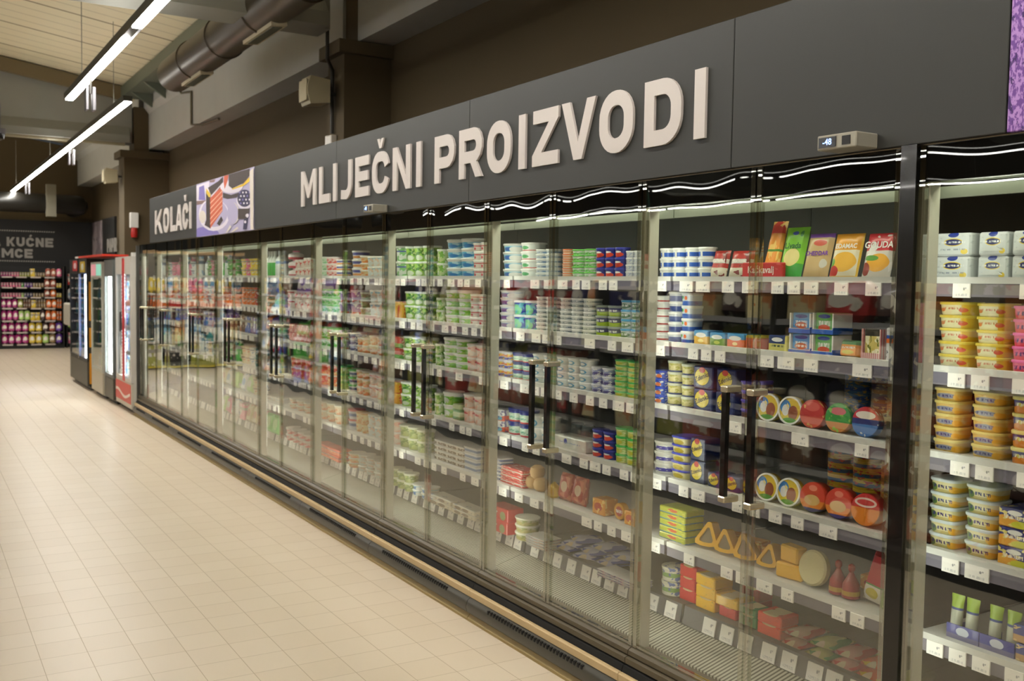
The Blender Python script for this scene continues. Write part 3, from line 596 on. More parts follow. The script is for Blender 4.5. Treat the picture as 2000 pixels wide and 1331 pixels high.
# key: (shape, lid colour, base colour, print layers, words, name, category)
T = {
 'silverpack': ('pack', None, (206, 210, 210), [('n', 5, .62, 3, (186, 190, 192)), ('b', .88, 1.1, (214, 216, 216)), ('v', .40, .60, (206, 210, 210)), ('e', .5, .60, .27, .17, Yw), ('e', .5, .60, .24, .135, N_), ('t', .56, .64, W), ('e', .5, .92, .15, .11, (40, 60, 150)), ('e', .18, .2, .10, .12, Yw), ('t', .26, .32, (150, 156, 170))], 'white butter pack with blue oval', 'butter_pack', 'butter'),
 'yellowtub': ('rtub', (228, 204, 76), (226, 220, 176), [('v', 0, .22, (228, 186, 40)), ('e', .18, .5, .12, .22, (216, 84, 60)), ('e', .84, .5, .10, .18, (214, 120, 60)), ('t', .55, .75, (200, 130, 90))], 'yellow-lidded margarine tub', 'margarine_tub', 'margarine'),
 'pinktub': ('rtub', (240, 112, 178), (232, 108, 150), [('d', .35, 7, .1, (228, 70, 96)), ('t', .35, .75, (90, 30, 120))], 'pink-lidded margarine tub', 'margarine_tub', 'margarine'),
 'creamlid': ('rtub', (224, 202, 116), (222, 184, 100), [('b', 0, .25, (196, 160, 70)), ('e', .5, .5, .38, .26, (140, 140, 156)), ('t', .38, .62, (50, 56, 120)), ('e', .12, .4, .12, .3, (226, 170, 50))], 'cream-lidded spread tub', 'spread_tub', 'margarine'),
 'naviorange': ('rtub', (220, 206, 120), (36, 40, 110), [('d', .55, 8, .12, (214, 130, 40)), ('n', 4, .6, 2, (210, 200, 90)), ('t', .55, .8, (230, 220, 190))], 'blue and orange spread tub', 'spread_tub', 'margarine'),
 'whitelid': ('rtub', (206, 216, 220), (220, 210, 160), [('b', 0, .3, (190, 176, 110)), ('e', .82, .45, .16, .36, (90, 120, 60)), ('e', .12, .35, .13, .3, (230, 176, 50)), ('t', .4, .7, (40, 46, 110))], 'white-lidded spread tub', 'spread_tub', 'margarine'),
 'butterbox': ('box', None, (34, 44, 120), [('d', .5, 6, .12, (222, 160, 60)), ('n', 3, .58, 1, (226, 210, 120)), ('e', .5, .78, .22, .13, W), ('t', .45, .65, (240, 232, 210)), ('e', .3, .2, .3, .2, (200, 200, 60))], 'navy and yellow butter carton', 'butter_carton', 'butter'),
 'bluewhite': ('tub', W, W, [('b', .18, .72, (46, 96, 190)), ('v', .40, .56, W)], 'blue and white cheese tub', 'cheese_tub', 'cheese'),
 'redband': ('tub', W, W, [('b', .3, .55, (176, 60, 56))], 'white tub with red band', 'cheese_tub', 'cheese'),
 'bluecup': ('tub', W, (206, 210, 216), [('b', .1, .75, (56, 78, 138))], 'white-lidded blue cup', 'cheese_cup', 'cheese'),
 'clearblue': ('rtub', (222, 224, 222), (196, 206, 220), [('b', 0, .45, (50, 96, 180)), ('e', .5, .75, .12, .2, (230, 120, 60)), ('e', .8, .8, .1, .15, G_)], 'clear tub with blue base', 'cheese_tub', 'cheese'),
 'creamyellow': ('box', None, (226, 176, 60), [('b', .6, 1.1, (70, 150, 206)), ('e', .5, .68, .36, .16, W), ('e', .5, .3, .2, .12, (240, 220, 130))], 'yellow and blue cream cheese carton', 'cream_cheese_carton', 'cheese'),
 'creamgreen': ('box', None, (120, 158, 60), [('b', .6, 1.1, (70, 150, 206)), ('e', .5, .68, .36, .16, W), ('e', .5, .3, .2, .12, (200, 210, 90))], 'green and blue cream cheese carton', 'cream_cheese_carton', 'cheese'),
 'creamorange': ('box', None, (226, 104, 60), [('b', .6, 1.1, (70, 150, 206)), ('e', .5, .68, .36, .16, W), ('e', .5, .3, .15, .12, (240, 220, 160))], 'orange and blue cream cheese carton', 'cream_cheese_carton', 'cheese'),
 'creamred': ('box', None, (226, 94, 66), [('b', .8, 1.1, (226, 206, 60))], 'red and yellow cheese carton', 'cream_cheese_carton', 'cheese'),
 'navyyellow': ('box', None, (206, 200, 110), [('b', .5, 1.1, (34, 58, 110)), ('e', .5, .74, .3, .13, W), ('t', .3, .42, (60, 80, 60)), ('v', 0, .08, (226, 220, 130))], 'navy and yellow cheese carton', 'cheese_carton', 'cheese'),
 'bluecarton': ('display', W, (60, 140, 206), [('b', .0, .2, (206, 110, 50)), ('t', .25, .6, W), ('e', .5, .82, .35, .1, (30, 60, 160)), ('e', .5, .36, .34, .16, (190, 84, 44)), ('t', .3, .42, W)], 'blue cheese pack in white tray', 'cheese_display_box', 'cheese'),
 'greencarton': ('display', W, (96, 168, 90), [('e', .5, .82, .35, .1, (30, 60, 160)), ('t', .35, .6, W), ('e', .5, .25, .34, .16, (206, 84, 54))], 'green cheese pack in white tray', 'cheese_display_box', 'cheese'),
 'orangepack': ('pouch', None, (232, 150, 50), [('b', .72, 1.1, (60, 130, 76)), ('e', .5, .3, .3, .12, (210, 200, 80)), ('t', .5, .62, W), ('b', 0, .08, DG)], 'orange cheese pack with green top', 'cheese_pack', 'cheese'),
 'stripetray': ('display2', (226, 180, 176), (214, 196, 110), [('n', 3, .55, 4, (240, 238, 200)), ('n', 4, .62, 9, (120, 130, 40)), ('b', .75, 1.1, (60, 56, 44))], 'pasta cheese bag in pink striped tray', 'cheese_display_box', 'cheese'),
 'whitecarton': ('box', None, (206, 208, 210), [('b', .55, .68, O_), ('b', .68, .78, B_), ('n', 4, .62, 2, (50, 56, 70))], 'white carton with blue orange stripe', 'cheese_carton', 'cheese'),
 'bluetub': ('rtub', (50, 84, 206), (60, 96, 200), [('e', .4, .45, .25, .3, (230, 130, 70)), ('n', 4, .6, 2, W)], 'bright blue cheese tub', 'cheese_tub', 'cheese'),
 'yellowcup': ('tub', (206, 210, 190), (216, 206, 150), [('n', 4, .56, 3, (180, 176, 90)), ('b', 0, .2, (70, 80, 130))], 'pale yellow salad cup', 'salad_cup', 'spread'),
 'navyoval': ('box', None, (30, 46, 104), [('e', .55, .54, .40, .42, (30, 34, 60)), ('e', .55, .54, .36, .38, (226, 200, 50)), ('e', .55, .84, .16, .13, (200, 56, 50)), ('d', .08, 3, .02, (20, 30, 80))], 'navy cheese carton with yellow oval', 'cheese_carton', 'cheese'),
 'purplelid': ('rtub', (84, 62, 180), (96, 66, 66), [('n', 3, .55, 2, (150, 110, 90)), ('b', .8, 1, (80, 60, 160))], 'purple-lidded brown tub', 'dessert_tub', 'dessert'),
 'purplewhite': ('tub', (216, 214, 206), (212, 212, 206), [('b', .3, .7, (84, 78, 170)), ('n', 5, .62, 1, W)], 'white tub with purple band', 'cheese_tub', 'cheese'),
 'bluelidcup': ('rtub', (70, 76, 190), (216, 206, 150), [('e', .5, .4, .3, .35, (180, 160, 40))], 'blue-lidded yellow cup', 'salad_cup', 'spread'),
 'limebox': ('box', None, (182, 190, 66), [('b', 0, .2, (70, 140, 190)), ('e', .5, .6, .18, .25, (200, 90, 60)), ('n', 4, .62, 3, (214, 206, 90))], 'flat yellow-green cheese carton', 'cheese_carton', 'cheese'),
 'orangecup': ('tub', (230, 116, 56), W, [('b', .3, .8, (226, 160, 120))], 'orange-lidded white cup', 'cheese_cup', 'cheese'),
 'greencup': ('tub', (100, 196, 70), (200, 224, 200), [('b', .1, .5, (90, 190, 60)), ('n', 4, .56, 2, W)], 'green and white cup', 'cheese_cup', 'cheese'),
 'navyred': ('tub', (50, 56, 160), (34, 48, 140), [('e', .5, .4, .42, .34, (220, 70, 50)), ('e', .5, .72, .3, .12, W)], 'navy tub with red patch', 'cheese_tub', 'cheese'),
 'greywhite': ('tub', (226, 226, 226), (206, 208, 212), [('n', 4, .58, 2, (170, 176, 200))], 'plain greyish white cup', 'yogurt_cup', 'yogurt'),
 'smallgrey': ('tub', W, (214, 216, 214), [('b', .25, .65, (110, 130, 136)), ('t', .3, .6, W)], 'small white cup with grey-blue band', 'yogurt_cup', 'yogurt'),
 'smallblue': ('tub', W, (220, 226, 230), [('b', .25, .65, (110, 146, 190)), ('t', .3, .6, W)], 'small white cup with pale blue band', 'yogurt_cup', 'yogurt'),
 'purplegreen': ('tub', (150, 160, 150), (76, 76, 120), [('d', .55, 5, .1, (166, 196, 40)), ('t', .55, .8, W)], 'purple and lime cup', 'yogurt_cup', 'yogurt'),
 'bluelid': ('tub', (70, 160, 210), (196, 206, 200), [('e', .5, .5, .45, .35, (90, 130, 90)), ('t', .4, .7, W)], 'light blue lidded tub', 'cheese_tub', 'cheese'),
 'bluecircle': ('tub', W, (220, 224, 220), [('e', .5, .5, .3, .36, (90, 160, 196)), ('e', .5, .5, .2, .22, W), ('b', 0, .12, (200, 210, 216))], 'white cup with blue circle', 'yogurt_cup', 'yogurt'),
 'violetcup': ('tub', (206, 206, 216), (150, 156, 196), [('b', .15, .5, (84, 76, 140)), ('n', 4, .6, 3, W)], 'violet and white cup', 'yogurt_cup', 'yogurt'),
 'greenlid': ('tub', (60, 180, 80), (160, 196, 80), [('n', 4, .56, 3, (214, 220, 150)), ('e', .5, .5, .3, .3, (200, 190, 60))], 'green-lidded lime cup', 'cheese_cup', 'cheese'),
 'whitebox': ('box', None, (206, 206, 198), [('e', .62, .66, .05, .2, (60, 80, 170)), ('t', .5, .6, (150, 160, 190))], 'wide white carton tray', 'carton_tray', 'box'),
 'orangeblock': ('box', None, (224, 150, 40), [('e', .5, .5, .32, .26, (190, 70, 40)), ('n', 3, .6, 2, (240, 206, 120))], 'orange cheese block', 'cheese_block', 'cheese'),
 'goldendisc': ('discs', None, (224, 160, 40), [('e', .5, .5, .32, .3, (190, 66, 50)), ('t', .4, .6, W)], 'round golden cheese on edge', 'round_cheese', 'cheese'),
 'fishtray': ('tray', None, (96, 92, 140), [('n', 3, .55, 3, (216, 206, 216)), ('n', 4, .62, 8, (206, 110, 120))], 'flat violet fish tray', 'fish_tray', 'fish'),
 'lightblue': ('tub', W, (216, 232, 238), [('b', .1, .85, (120, 196, 226)), ('e', .4, .45, .3, .3, (60, 110, 190)), ('e', .15, .4, .22, .4, W)], 'wide light blue yogurt tub', 'yogurt_tub', 'yogurt'),
 'lightbluedeep': ('tub', W, (70, 166, 210), [('n', 3, .56, 2, (176, 214, 230)), ('b', .82, 1.1, W), ('e', .35, .35, .25, .25, (30, 120, 190))], 'wide sky blue yogurt tub', 'yogurt_tub', 'yogurt'),
 'whitegreenred': ('tub', W, (226, 230, 226), [('e', .5, .55, .22, .26, (90, 170, 110)), ('b', .1, .22, (210, 90, 90))], 'wide white tub, green red print', 'yogurt_tub', 'yogurt'),
 'bluepurple': ('tub', W, (220, 226, 232), [('b', .15, .8, (90, 130, 196)), ('e', .45, .45, .28, .28, (130, 90, 160)), ('e', .1, .4, .2, .4, W)], 'white tub, blue purple print', 'yogurt_tub', 'yogurt'),
 'bluegreen': ('tub', (226, 230, 232), (40, 70, 170), [('e', .5, .4, .34, .46, (120, 200, 150)), ('n', 3, .6, 2, (90, 180, 200))], 'blue cup with green figure patch', 'dessert_cup', 'dessert'),
 'orangeblue': ('tub', (220, 220, 226), (216, 214, 220), [('b', .55, .85, (230, 130, 70)), ('b', .1, .45, (90, 90, 180)), ('n', 4, .6, 2, (230, 200, 70))], 'orange and blue striped cup', 'dessert_cup', 'dessert'),
 'navywhite': ('tub', (36, 46, 120), (196, 214, 196), [('b', 0, .15, (200, 60, 60)), ('n', 3, .56, 3, (120, 176, 150)), ('b', .8, 1, (40, 50, 130))], 'navy-topped multipack cup', 'dessert_cup', 'dessert'),
 'multicarton': ('box', None, (214, 216, 216), [('d', .5, 5, .12, (220, 90, 60)), ('e', .4, .25, .3, .18, (100, 180, 210)), ('n', 3, .6, 2, (96, 90, 150))], 'white orange blue dessert carton', 'dessert_carton', 'dessert'),
 'flatwhiteblue': ('box', None, (224, 224, 226), [('b', .2, .7, (90, 110, 160)), ('t', .3, .6, W)], 'flat white and blue carton', 'cheese_carton', 'cheese'),
 'redpattern': ('box', None, (206, 70, 66), [('n', 6, .6, 2, (232, 214, 206)), ('b', .42, .56, (196, 214, 200))], 'red and white patterned carton', 'cheese_carton', 'cheese'),
 'redbox': ('box', None, (206, 46, 52), [('e', .25, .4, .14, .34, (150, 160, 110)), ('b', .9, 1.1, (216, 60, 60)), ('e', .62, .6, .1, .1, W)], 'red gift carton of cheese', 'cheese_carton', 'cheese'),
 'whiteround': ('tub', (224, 222, 206), (200, 196, 160), [('b', .1, .7, (186, 176, 110)), ('n', 4, .6, 2, (150, 160, 80))], 'round white-lidded salad tub', 'salad_tub', 'spread'),
 'greytray': ('tray', None, (160, 156, 160), [('n', 3, .55, 2, (206, 150, 120)), ('n', 4, .6, 6, (110, 120, 150))], 'grey spread tray', 'spread_tray', 'spread'),
 'creamgreencup': ('tub', (220, 224, 210), (196, 214, 150), [('n', 3, .55, 2, (120, 180, 70)), ('n', 3, .62, 7, W)], 'pale green and cream cup', 'yogurt_cup', 'yogurt'),
 'greentub': ('tub', W, (110, 196, 50), [('e', .5, .4, .26, .3, (210, 216, 206)), ('b', .78, 1, W), ('n', 3, .6, 4, (160, 206, 90))], 'wide bright green yogurt tub', 'yogurt_tub', 'yogurt'),
 'whitered': ('tub', W, (226, 214, 206), [('b', .72, .86, (196, 50, 66)), ('e', .5, .4, .14, .2, (200, 60, 80))], 'white tub with red rim', 'yogurt_tub', 'yogurt'),
 'whitepink': ('tub', (226, 220, 216), (224, 208, 196), [('b', .72, .88, (206, 64, 84)), ('n', 3, .58, 2, (232, 180, 160))], 'white and pink fruit tub', 'yogurt_tub', 'yogurt'),
 'limetray': ('box', None, (196, 214, 170), [('b', 0, .4, (90, 160, 110))], 'pale green pudding carton', 'pudding_carton', 'dessert'),
 'brownwhite': ('tray', None, (222, 216, 204), [('b', .15, .6, (110, 86, 60)), ('n', 5, .56, 2, (222, 214, 200))], 'white and brown pudding tray', 'pudding_tray', 'dessert'),
 'whitebluetray': ('tray', None, (226, 226, 226), [('b', .2, .6, (130, 146, 180))], 'white and blue pudding tray', 'pudding_tray', 'dessert'),
 'beigebox': ('box', None, (222, 212, 190), [('e', .4, .5, .14, .34, (150, 130, 110)), ('e', .75, .5, .14, .34, (150, 130, 110)), ('b', .86, 1.1, (224, 220, 210)), ('n', 3, .64, 3, (90, 110, 160))], 'beige and white dessert carton', 'dessert_carton', 'dessert'),
 'whitegreen': ('tub', (220, 228, 220), (226, 234, 226), [('n', 3, .55, 2, (130, 196, 120)), ('b', .7, .8, (70, 90, 170))], 'white cup with green print', 'yogurt_cup', 'yogurt'),
 'greencupbig': ('cup', (222, 228, 220), (150, 196, 80), [('n', 2.2, .52, 2, (70, 130, 50)), ('n', 3, .6, 5, (206, 216, 150)), ('e', .3, .3, .2, .2, (210, 220, 200))], 'tall green yogurt cup', 'yogurt_cup', 'yogurt'),
 'orangecarton': ('box', None, (226, 170, 60), [('n', 2, .55, 2, (210, 70, 50)), ('b', .8, .95, (230, 190, 90))], 'orange and yellow drink carton', 'drink_carton', 'drink'),
 'redcarton': ('box', None, (190, 74, 60), [('b', 0, .4, (110, 176, 90)), ('n', 2, .55, 2, (226, 200, 176))], 'red and green drink carton', 'drink_carton', 'drink'),
 'palegreencup': ('cup', (216, 218, 196), (180, 190, 120), [('n', 2.2, .52, 2, (130, 150, 80)), ('n', 3, .6, 5, (216, 216, 180))], 'pale olive yogurt cup', 'yogurt_cup', 'yogurt'),
 'blueorange': ('tub', (222, 222, 220), (216, 216, 214), [('b', .5, .8, (70, 80, 160)), ('b', .15, .4, (226, 150, 80))], 'blue and orange striped cup', 'yogurt_cup', 'yogurt'),
 'orangewhite': ('cup', (220, 214, 200), (222, 190, 140), [('n', 2.5, .52, 2, (226, 130, 60)), ('n', 3, .62, 5, (196, 206, 120))], 'orange and white yogurt cup', 'yogurt_cup', 'yogurt'),
 'palewhite': ('cup', (224, 222, 214), (216, 222, 220), [('b', .75, .92, (120, 184, 206)), ('n', 2.5, .6, 3, (226, 196, 176))], 'white and pale blue cup', 'yogurt_cup', 'yogurt'),
 'purplecup': ('cup', (210, 206, 216), (150, 120, 176), [('b', .75, .95, (90, 60, 150)), ('b', 0, .2, (206, 80, 70)), ('n', 3, .6, 2, W)], 'purple and white yogurt cup', 'yogurt_cup', 'yogurt'),
 'browngreen': ('cup', (210, 214, 196), (150, 126, 100), [('n', 2.5, .5, 2, (110, 140, 80)), ('n', 3, .62, 5, (210, 200, 180))], 'brown and green dessert cup', 'dessert_cup', 'dessert'),
 'creamorangecup': ('cup', (220, 218, 200), (222, 202, 170), [('n', 2.5, .55, 2, (220, 140, 90)), ('n', 3, .62, 5, (170, 180, 120))], 'cream and orange yogurt cup', 'yogurt_cup', 'yogurt'),
 'greennavy': ('cup', (90, 184, 90), (206, 210, 206), [('b', .3, .6, (60, 66, 120))], 'green-lidded white and navy cup', 'yogurt_cup', 'yogurt'),
 'redbluecup': ('cup', (206, 80, 80), (196, 200, 210), [('b', .3, .6, (60, 96, 160))], 'red-lidded blue and white cup', 'yogurt_cup', 'yogurt'),
 'yelloworange': ('cup', (214, 160, 90), (222, 206, 150), [('n', 2.5, .55, 2, (216, 150, 70))], 'yellow and orange yogurt cup', 'yogurt_cup', 'yogurt'),
 'mintcup': ('cup', (214, 224, 214), (196, 224, 196), [('n', 2.5, .55, 2, (130, 200, 150))], 'mint and white yogurt cup', 'yogurt_cup', 'yogurt'),
 'pinkwhite': ('cup', (226, 216, 212), (230, 196, 190), [('n', 2.5, .52, 2, (222, 96, 96))], 'pink and white yogurt cup', 'yogurt_cup', 'yogurt'),
 'redorange': ('cup', (224, 214, 200), (222, 84, 50), [('n', 2.5, .56, 2, (236, 180, 120)), ('n', 3, .64, 5, W)], 'red and orange yogurt cup', 'yogurt_cup', 'yogurt'),
 'redorangebox': ('box', None, (226, 110, 76), [('n', 2.5, .56, 2, (240, 190, 150)), ('b', .82, 1.1, (226, 90, 70)), ('b', .55, .65, (90, 110, 160))], 'red and orange dessert carton', 'dessert_carton', 'dessert'),
 'pinkcap': ('bottle', (226, 110, 160), (228, 220, 220), [('b', 0, .25, (200, 60, 80))], 'white jug with pink cap', 'milk_jug', 'drink'),
 'redwhitecup': ('cup', (228, 222, 216), (228, 214, 206), [('n', 2.2, .54, 2, (216, 60, 64))], 'red and white yogurt cup', 'yogurt_cup', 'yogurt'),
 'redpinkbox': ('box', None, (222, 130, 120), [('b', .7, 1.1, (206, 80, 76)), ('n', 3, .58, 2, (236, 200, 190))], 'red and pink multipack carton', 'yogurt_carton', 'yogurt'),
 'greenbottle': ('bottle', (230, 232, 226), (226, 232, 226), [('b', .0, .55, (60, 176, 80)), ('b', .55, .6, W)], 'white and green milk bottle', 'milk_bottle', 'milk'),
 'whitebottle': ('bottle', (200, 214, 226), (224, 228, 228), [('b', .5, .6, (120, 150, 206))], 'white milk bottle', 'milk_bottle', 'milk'),
 'darkgreenbottle': ('bottle', (206, 140, 90), (40, 96, 60), [('b', .4, .6, (214, 190, 160))], 'dark green bottle', 'drink_bottle', 'drink'),
 'bluebottle': ('bottle', (50, 80, 190), (170, 196, 220), [('b', .2, .5, (120, 196, 150))], 'blue-capped bottle', 'drink_bottle', 'drink'),
 'tealcup': ('cup', (196, 206, 206), (80, 130, 130), [('n', 2.5, .55, 2, (196, 206, 200)), ('b', .8, 1, (60, 60, 120))], 'teal and white cup', 'yogurt_cup', 'yogurt'),
 'limebag': ('pouch', None, (96, 200, 90), [('e', .5, .5, .3, .3, (170, 220, 150))], 'bright green bag', 'snack_bag', 'bag'),
 'slicedark': ('slice', None, (178, 48, 44), [('b', 0, .36, (206, 196, 176)), ('b', .52, .68, (214, 206, 196)), ('n', 3, .62, 2, (120, 30, 30))], 'red Kačkavalj cheese pack', 'sliced_cheese_pack', 'cheese'),
 'sliceorange': ('slice', None, (232, 150, 60), [('b', .78, 1.1, (206, 60, 50)), ('b', 0, .26, (196, 50, 46)), ('s', 0.0, 1.2, W), ('n', 2.5, .55, 2, (240, 196, 110)), ('b', .46, .5, (90, 140, 50))], 'tall red and orange sliced cheese pack', 'sliced_cheese_pack', 'cheese'),
 'slicegreen': ('slice', None, (126, 196, 50), [('b', 0, .28, (60, 160, 60)), ('e', .48, .40, .34, .17, (226, 210, 140)), ('e', .22, .86, .08, .06, (60, 140, 70)), ('e', .5, .87, .12, .04, (50, 80, 170))], 'green Livada cheese slice pack', 'sliced_cheese_pack', 'cheese'),
 'slicebeige': ('slice', None, (200, 168, 118), [('b', .9, 1.1, (130, 76, 176)), ('b', 0, .05, (190, 150, 100)), ('e', .45, .78, .26, .07, (214, 90, 70)), ('e', .2, .32, .13, .10, (206, 200, 190))], 'beige and purple cheddar slice pack', 'sliced_cheese_pack', 'cheese'),
 'sliceyellow': ('slice', None, (226, 216, 190), [('b', .62, 1.1, (232, 160, 40)), ('e', .5, .36, .42, .22, (232, 176, 60)), ('e', .85, .16, .2, .12, (200, 50, 44)), ('e', .9, .34, .1, .1, (90, 160, 50)), ('b', 0, .06, (220, 180, 90)), ('v', 0, .05, (226, 180, 50))], 'orange and white edamer slice pack', 'sliced_cheese_pack', 'cheese'),
 'slicered': ('slice', None, (214, 206, 198), [('b', .60, 1.1, (206, 44, 58)), ('n', 2, .62, 2, (232, 224, 220)), ('e', .45, .34, .38, .2, (234, 168, 50)), ('e', .85, .2, .16, .14, (150, 60, 50)), ('e', .7, .44, .25, .06, (90, 150, 60))], 'red and white gouda slice pack', 'sliced_cheese_pack', 'cheese'),
}
def band(mb, y0, y1): pass
PROTO = {}
def make(key, w, h, near):
    """one product of a kind, standing at the origin, facing -X: root object with its parts"""
    kk = (key, round(w, 3), round(h, 3), near)
    if kk in PROTO: return PROTO[kk], False
    sh, lid, base, lay_, words, name, cat = T[key]
    pm = label_mat('print_' + key, base, lay_)
    lm = mat('lid_%d_%d_%d' % tuple(lid), lid, .4) if lid else None
    ww = w * .97; d = max(.06, min(w, .13)) * .97
    parts = []
    if sh in ('tub', 'cup', 'rtub'):
        sq = .45 if sh == 'rtub' else 0
        lh = min(.012, h * .22); hb = h - lh; top = .93; bot = .80 if sh == 'cup' else .84
        R = ww / 2; asp = d / ww
        bodyp = [(R * bot, 0), (R * bot + .002, .003), (R * top, hb - .004), (R * top, hb)]
        lidp = [(R * .98, 0), (R, .002), (R, lh - .002), (R * .97, lh)]
        if near:
            body = MB().lathe(bodyp, 24, sq=sq, wx=asp); l_ = MB().lathe(lidp, 24, sq=sq, wx=asp)
            parts = [(name, body, pm, (0, 0, 0)), ('lid', l_, lm, (0, 0, hb))]
        else:
            prof = bodyp + [(R * .98, hb), (R, hb + .002), (R, h - .002), (R * .97, h)]
            parts = [(name, MB().lathe(prof, 14, mfn=lambda j: 0 if j < 3 else 1, wx=asp), [pm, lm], (0, 0, 0))]
    elif sh in ('box', 'tray', 'pack'):
        dd = .10 if w > .1 else .08
        r = .006 if sh == 'pack' else min(.004, h * .2)
        parts = [(name, MB().rbox(-dd / 2, dd / 2, -ww / 2, ww / 2, 0, h * .985, r), pm, (0, 0, 0))]
        if near and sh == 'tray': parts.append(('film', MB().rbox(-dd / 2 - .003, dd / 2 + .003, -ww / 2 - .001, ww / 2 + .001, h * .78, h * .99, .001), mat('film_pale', (206, 204, 200), .3), (0, 0, 0)))
        if near and sh == 'pack': parts.append(('flap', MB().prismx([(-ww / 2 + .01, 0), (ww / 2 - .01, 0), (ww / 2 - .03, .012), (-ww / 2 + .03, .012)], .042, .046), mat('flap_white', (206, 208, 206), .3), (-.09, 0, h * .2)))
    elif sh == 'discs':
        parts = [(name, disc_mb(h / 2, .03), pm, (0, 0, 0))]
    elif sh in ('display', 'display2'):
        dd = .09
        parts = [(name, MB().rbox(-dd / 2 + .006, dd / 2, -ww / 2 + .008, ww / 2 - .008, .004, h * .97, .003), pm, (0, 0, 0))]
        t = MB().box(-dd / 2, dd / 2, -ww / 2, -ww / 2 + .006, 0, h * .95).box(-dd / 2, dd / 2, ww / 2 - .006, ww / 2, 0, h * .95).box(-dd / 2 - .002, -dd / 2 + .003, -ww / 2, ww / 2, 0, h * .22)
        tm = mat('tray_white_blue', (226, 226, 224), .5) if sh == 'display' else label_mat('tray_stripes', (226, 206, 200), [('b', -1, 2, (226, 200, 196)), ('s', 60, .3, (200, 110, 110))], .6, 0)
        parts.append(('tray', t, tm, (0, 0, 0)))
        if sh == 'display': parts.append(('tray_front', MB().box(-dd / 2 - .004, -dd / 2 - .002, -ww / 2, ww / 2, 0, h * .2).box(-dd / 2 - .004, dd / 2, -ww / 2 - .002, -ww / 2, 0, h * .3), mat('tray_blue', (40, 96, 190), .5), (0, 0, 0)))
    elif sh in ('pouch', 'slice'):
        mb = MB(); n = 8; th = .012 if sh == 'slice' else .02; o = 0
        vs = []
        for sgn in (-1, 1):
            for i in range(n + 1):
                for j in range(n + 1):
                    u, v = i / n, j / n; e = (min(1, 7 * min(u, 1 - u)) * min(1, 9 * min(v, 1 - v))) ** .5
                    wob = .0015 * math.sin(11 * u + 5 * v) + .001 * math.sin(17 * v)
                    vs.append((sgn * (th * e + .0006) + wob * e, (u - .5) * ww, v * h))
        fs = []
        for s_ in (0, 1):
            b0 = s_ * (n + 1) ** 2
            for i in range(n):
                for j in range(n): a = b0 + i * (n + 1) + j; fs.append((a, a + 1, a + n + 2, a + n + 1))
        q = (n + 1) ** 2
        for i in range(n):
            for a, b2 in ((i * (n + 1), (i + 1) * (n + 1)), (i * (n + 1) + n, (i + 1) * (n + 1) + n), (i, i + 1), (n * (n + 1) + i, n * (n + 1) + i + 1)): fs.append((a, b2, b2 + q, a + q))
        mb.add(vs, fs); parts = [(name, mb, pm, (0, 0, 0))]
    elif sh == 'bottle':
        R = ww / 2 * .92; hb = h * .86
        pf = [(R * .9, 0), (R, .006), (R, hb * .62), (R * .85, hb * .76), (R * .38, hb * .95), (R * .38, hb)]
        cp = [(R * .45, hb), (R * .45, h)]
        if near: parts = [(name, MB().lathe(pf, 20), pm, (0, 0, 0)), ('cap', MB().lathe([(a, b2 - hb) for a, b2 in cp], 16), lm, (0, 0, hb))]
        else: parts = [(name, MB().lathe(pf + cp, 12, mfn=lambda j: 0 if j < 5 else 1), [pm, lm], (0, 0, 0))]
    root = None
    for i, (n_, mb, m_, loc) in enumerate(parts):
        o = mb.obj(n_, m_, root, loc, smooth=sh not in ('box', 'tray', 'display', 'display2'))
        if i == 0: root = o
    txt = {'slicegreen': ('Livada', .62, (20, 90, 40), .030), 'slicebeige': ('CHEDDAR', .54, (110, 50, 160), .021), 'sliceyellow': ('EDAMAC', .70, (240, 236, 226), .022), 'slicered': ('GOUDA', .72, (240, 236, 232), .030), 'slicedark': ('Kačkavalj', .6, (240, 232, 226), .018)}.get(key)
    if txt:
        xx = -.0145
        me = text_mesh(txt[0], txt[3], lambda u, v, d: (xx, -u, h * txt[1] + v), bold=.0006)
        me.materials.append(mat('ink_' + key, txt[2], .5)); link('printed_name', me, root)
    if key == 'navyoval':
        me = text_mesh('Zdenka', w * .26, lambda u, v, d: (-(.10 if w > .1 else .08) / 2 - .0006, .05 * w - u * .92 + v * .25, h * .52 + v * .9 + u * .35), bold=.0004)
        me.materials.append(mat('ink_navy', (30, 30, 70), .5)); link('printed_name', me, root)
    PROTO[kk] = root
    return root, True
def disc_mb(r, t):
    mb = MB().lathe([(r * .96, 0), (r, .003), (r, t - .003), (r * .96, t)], 28)
    mb.v = [(p[2] - t / 2, p[0], p[1] + r) for p in mb.v]; return mb
POS = {1: ['standing alone'], 2: ['top of pair', 'bottom of pair']}
def posname(i, n):
    if n == 1: return 'unstacked'
    if i == n - 1: return 'topmost'
    if i == 0: return 'lowest'
    f = n - 1 - i
    return ORD[f + 1] + '-from-top' if f <= 3 else ORD[i + 1] + '-from-bottom'
COUNT = {}
def place(key, w, h, near, loc, rot, label, group):
    root, fresh = make(key, w, h, near)
    if fresh: o = root; o.location = loc; o.rotation_euler = rot
    else: o = copy_tree(root, loc, rot)
    tag(o, label, T[key][6], group); return o
def door_words(d): return 'door right of pillar' if d == 0 else ORD[d] + ' door left of pillar'
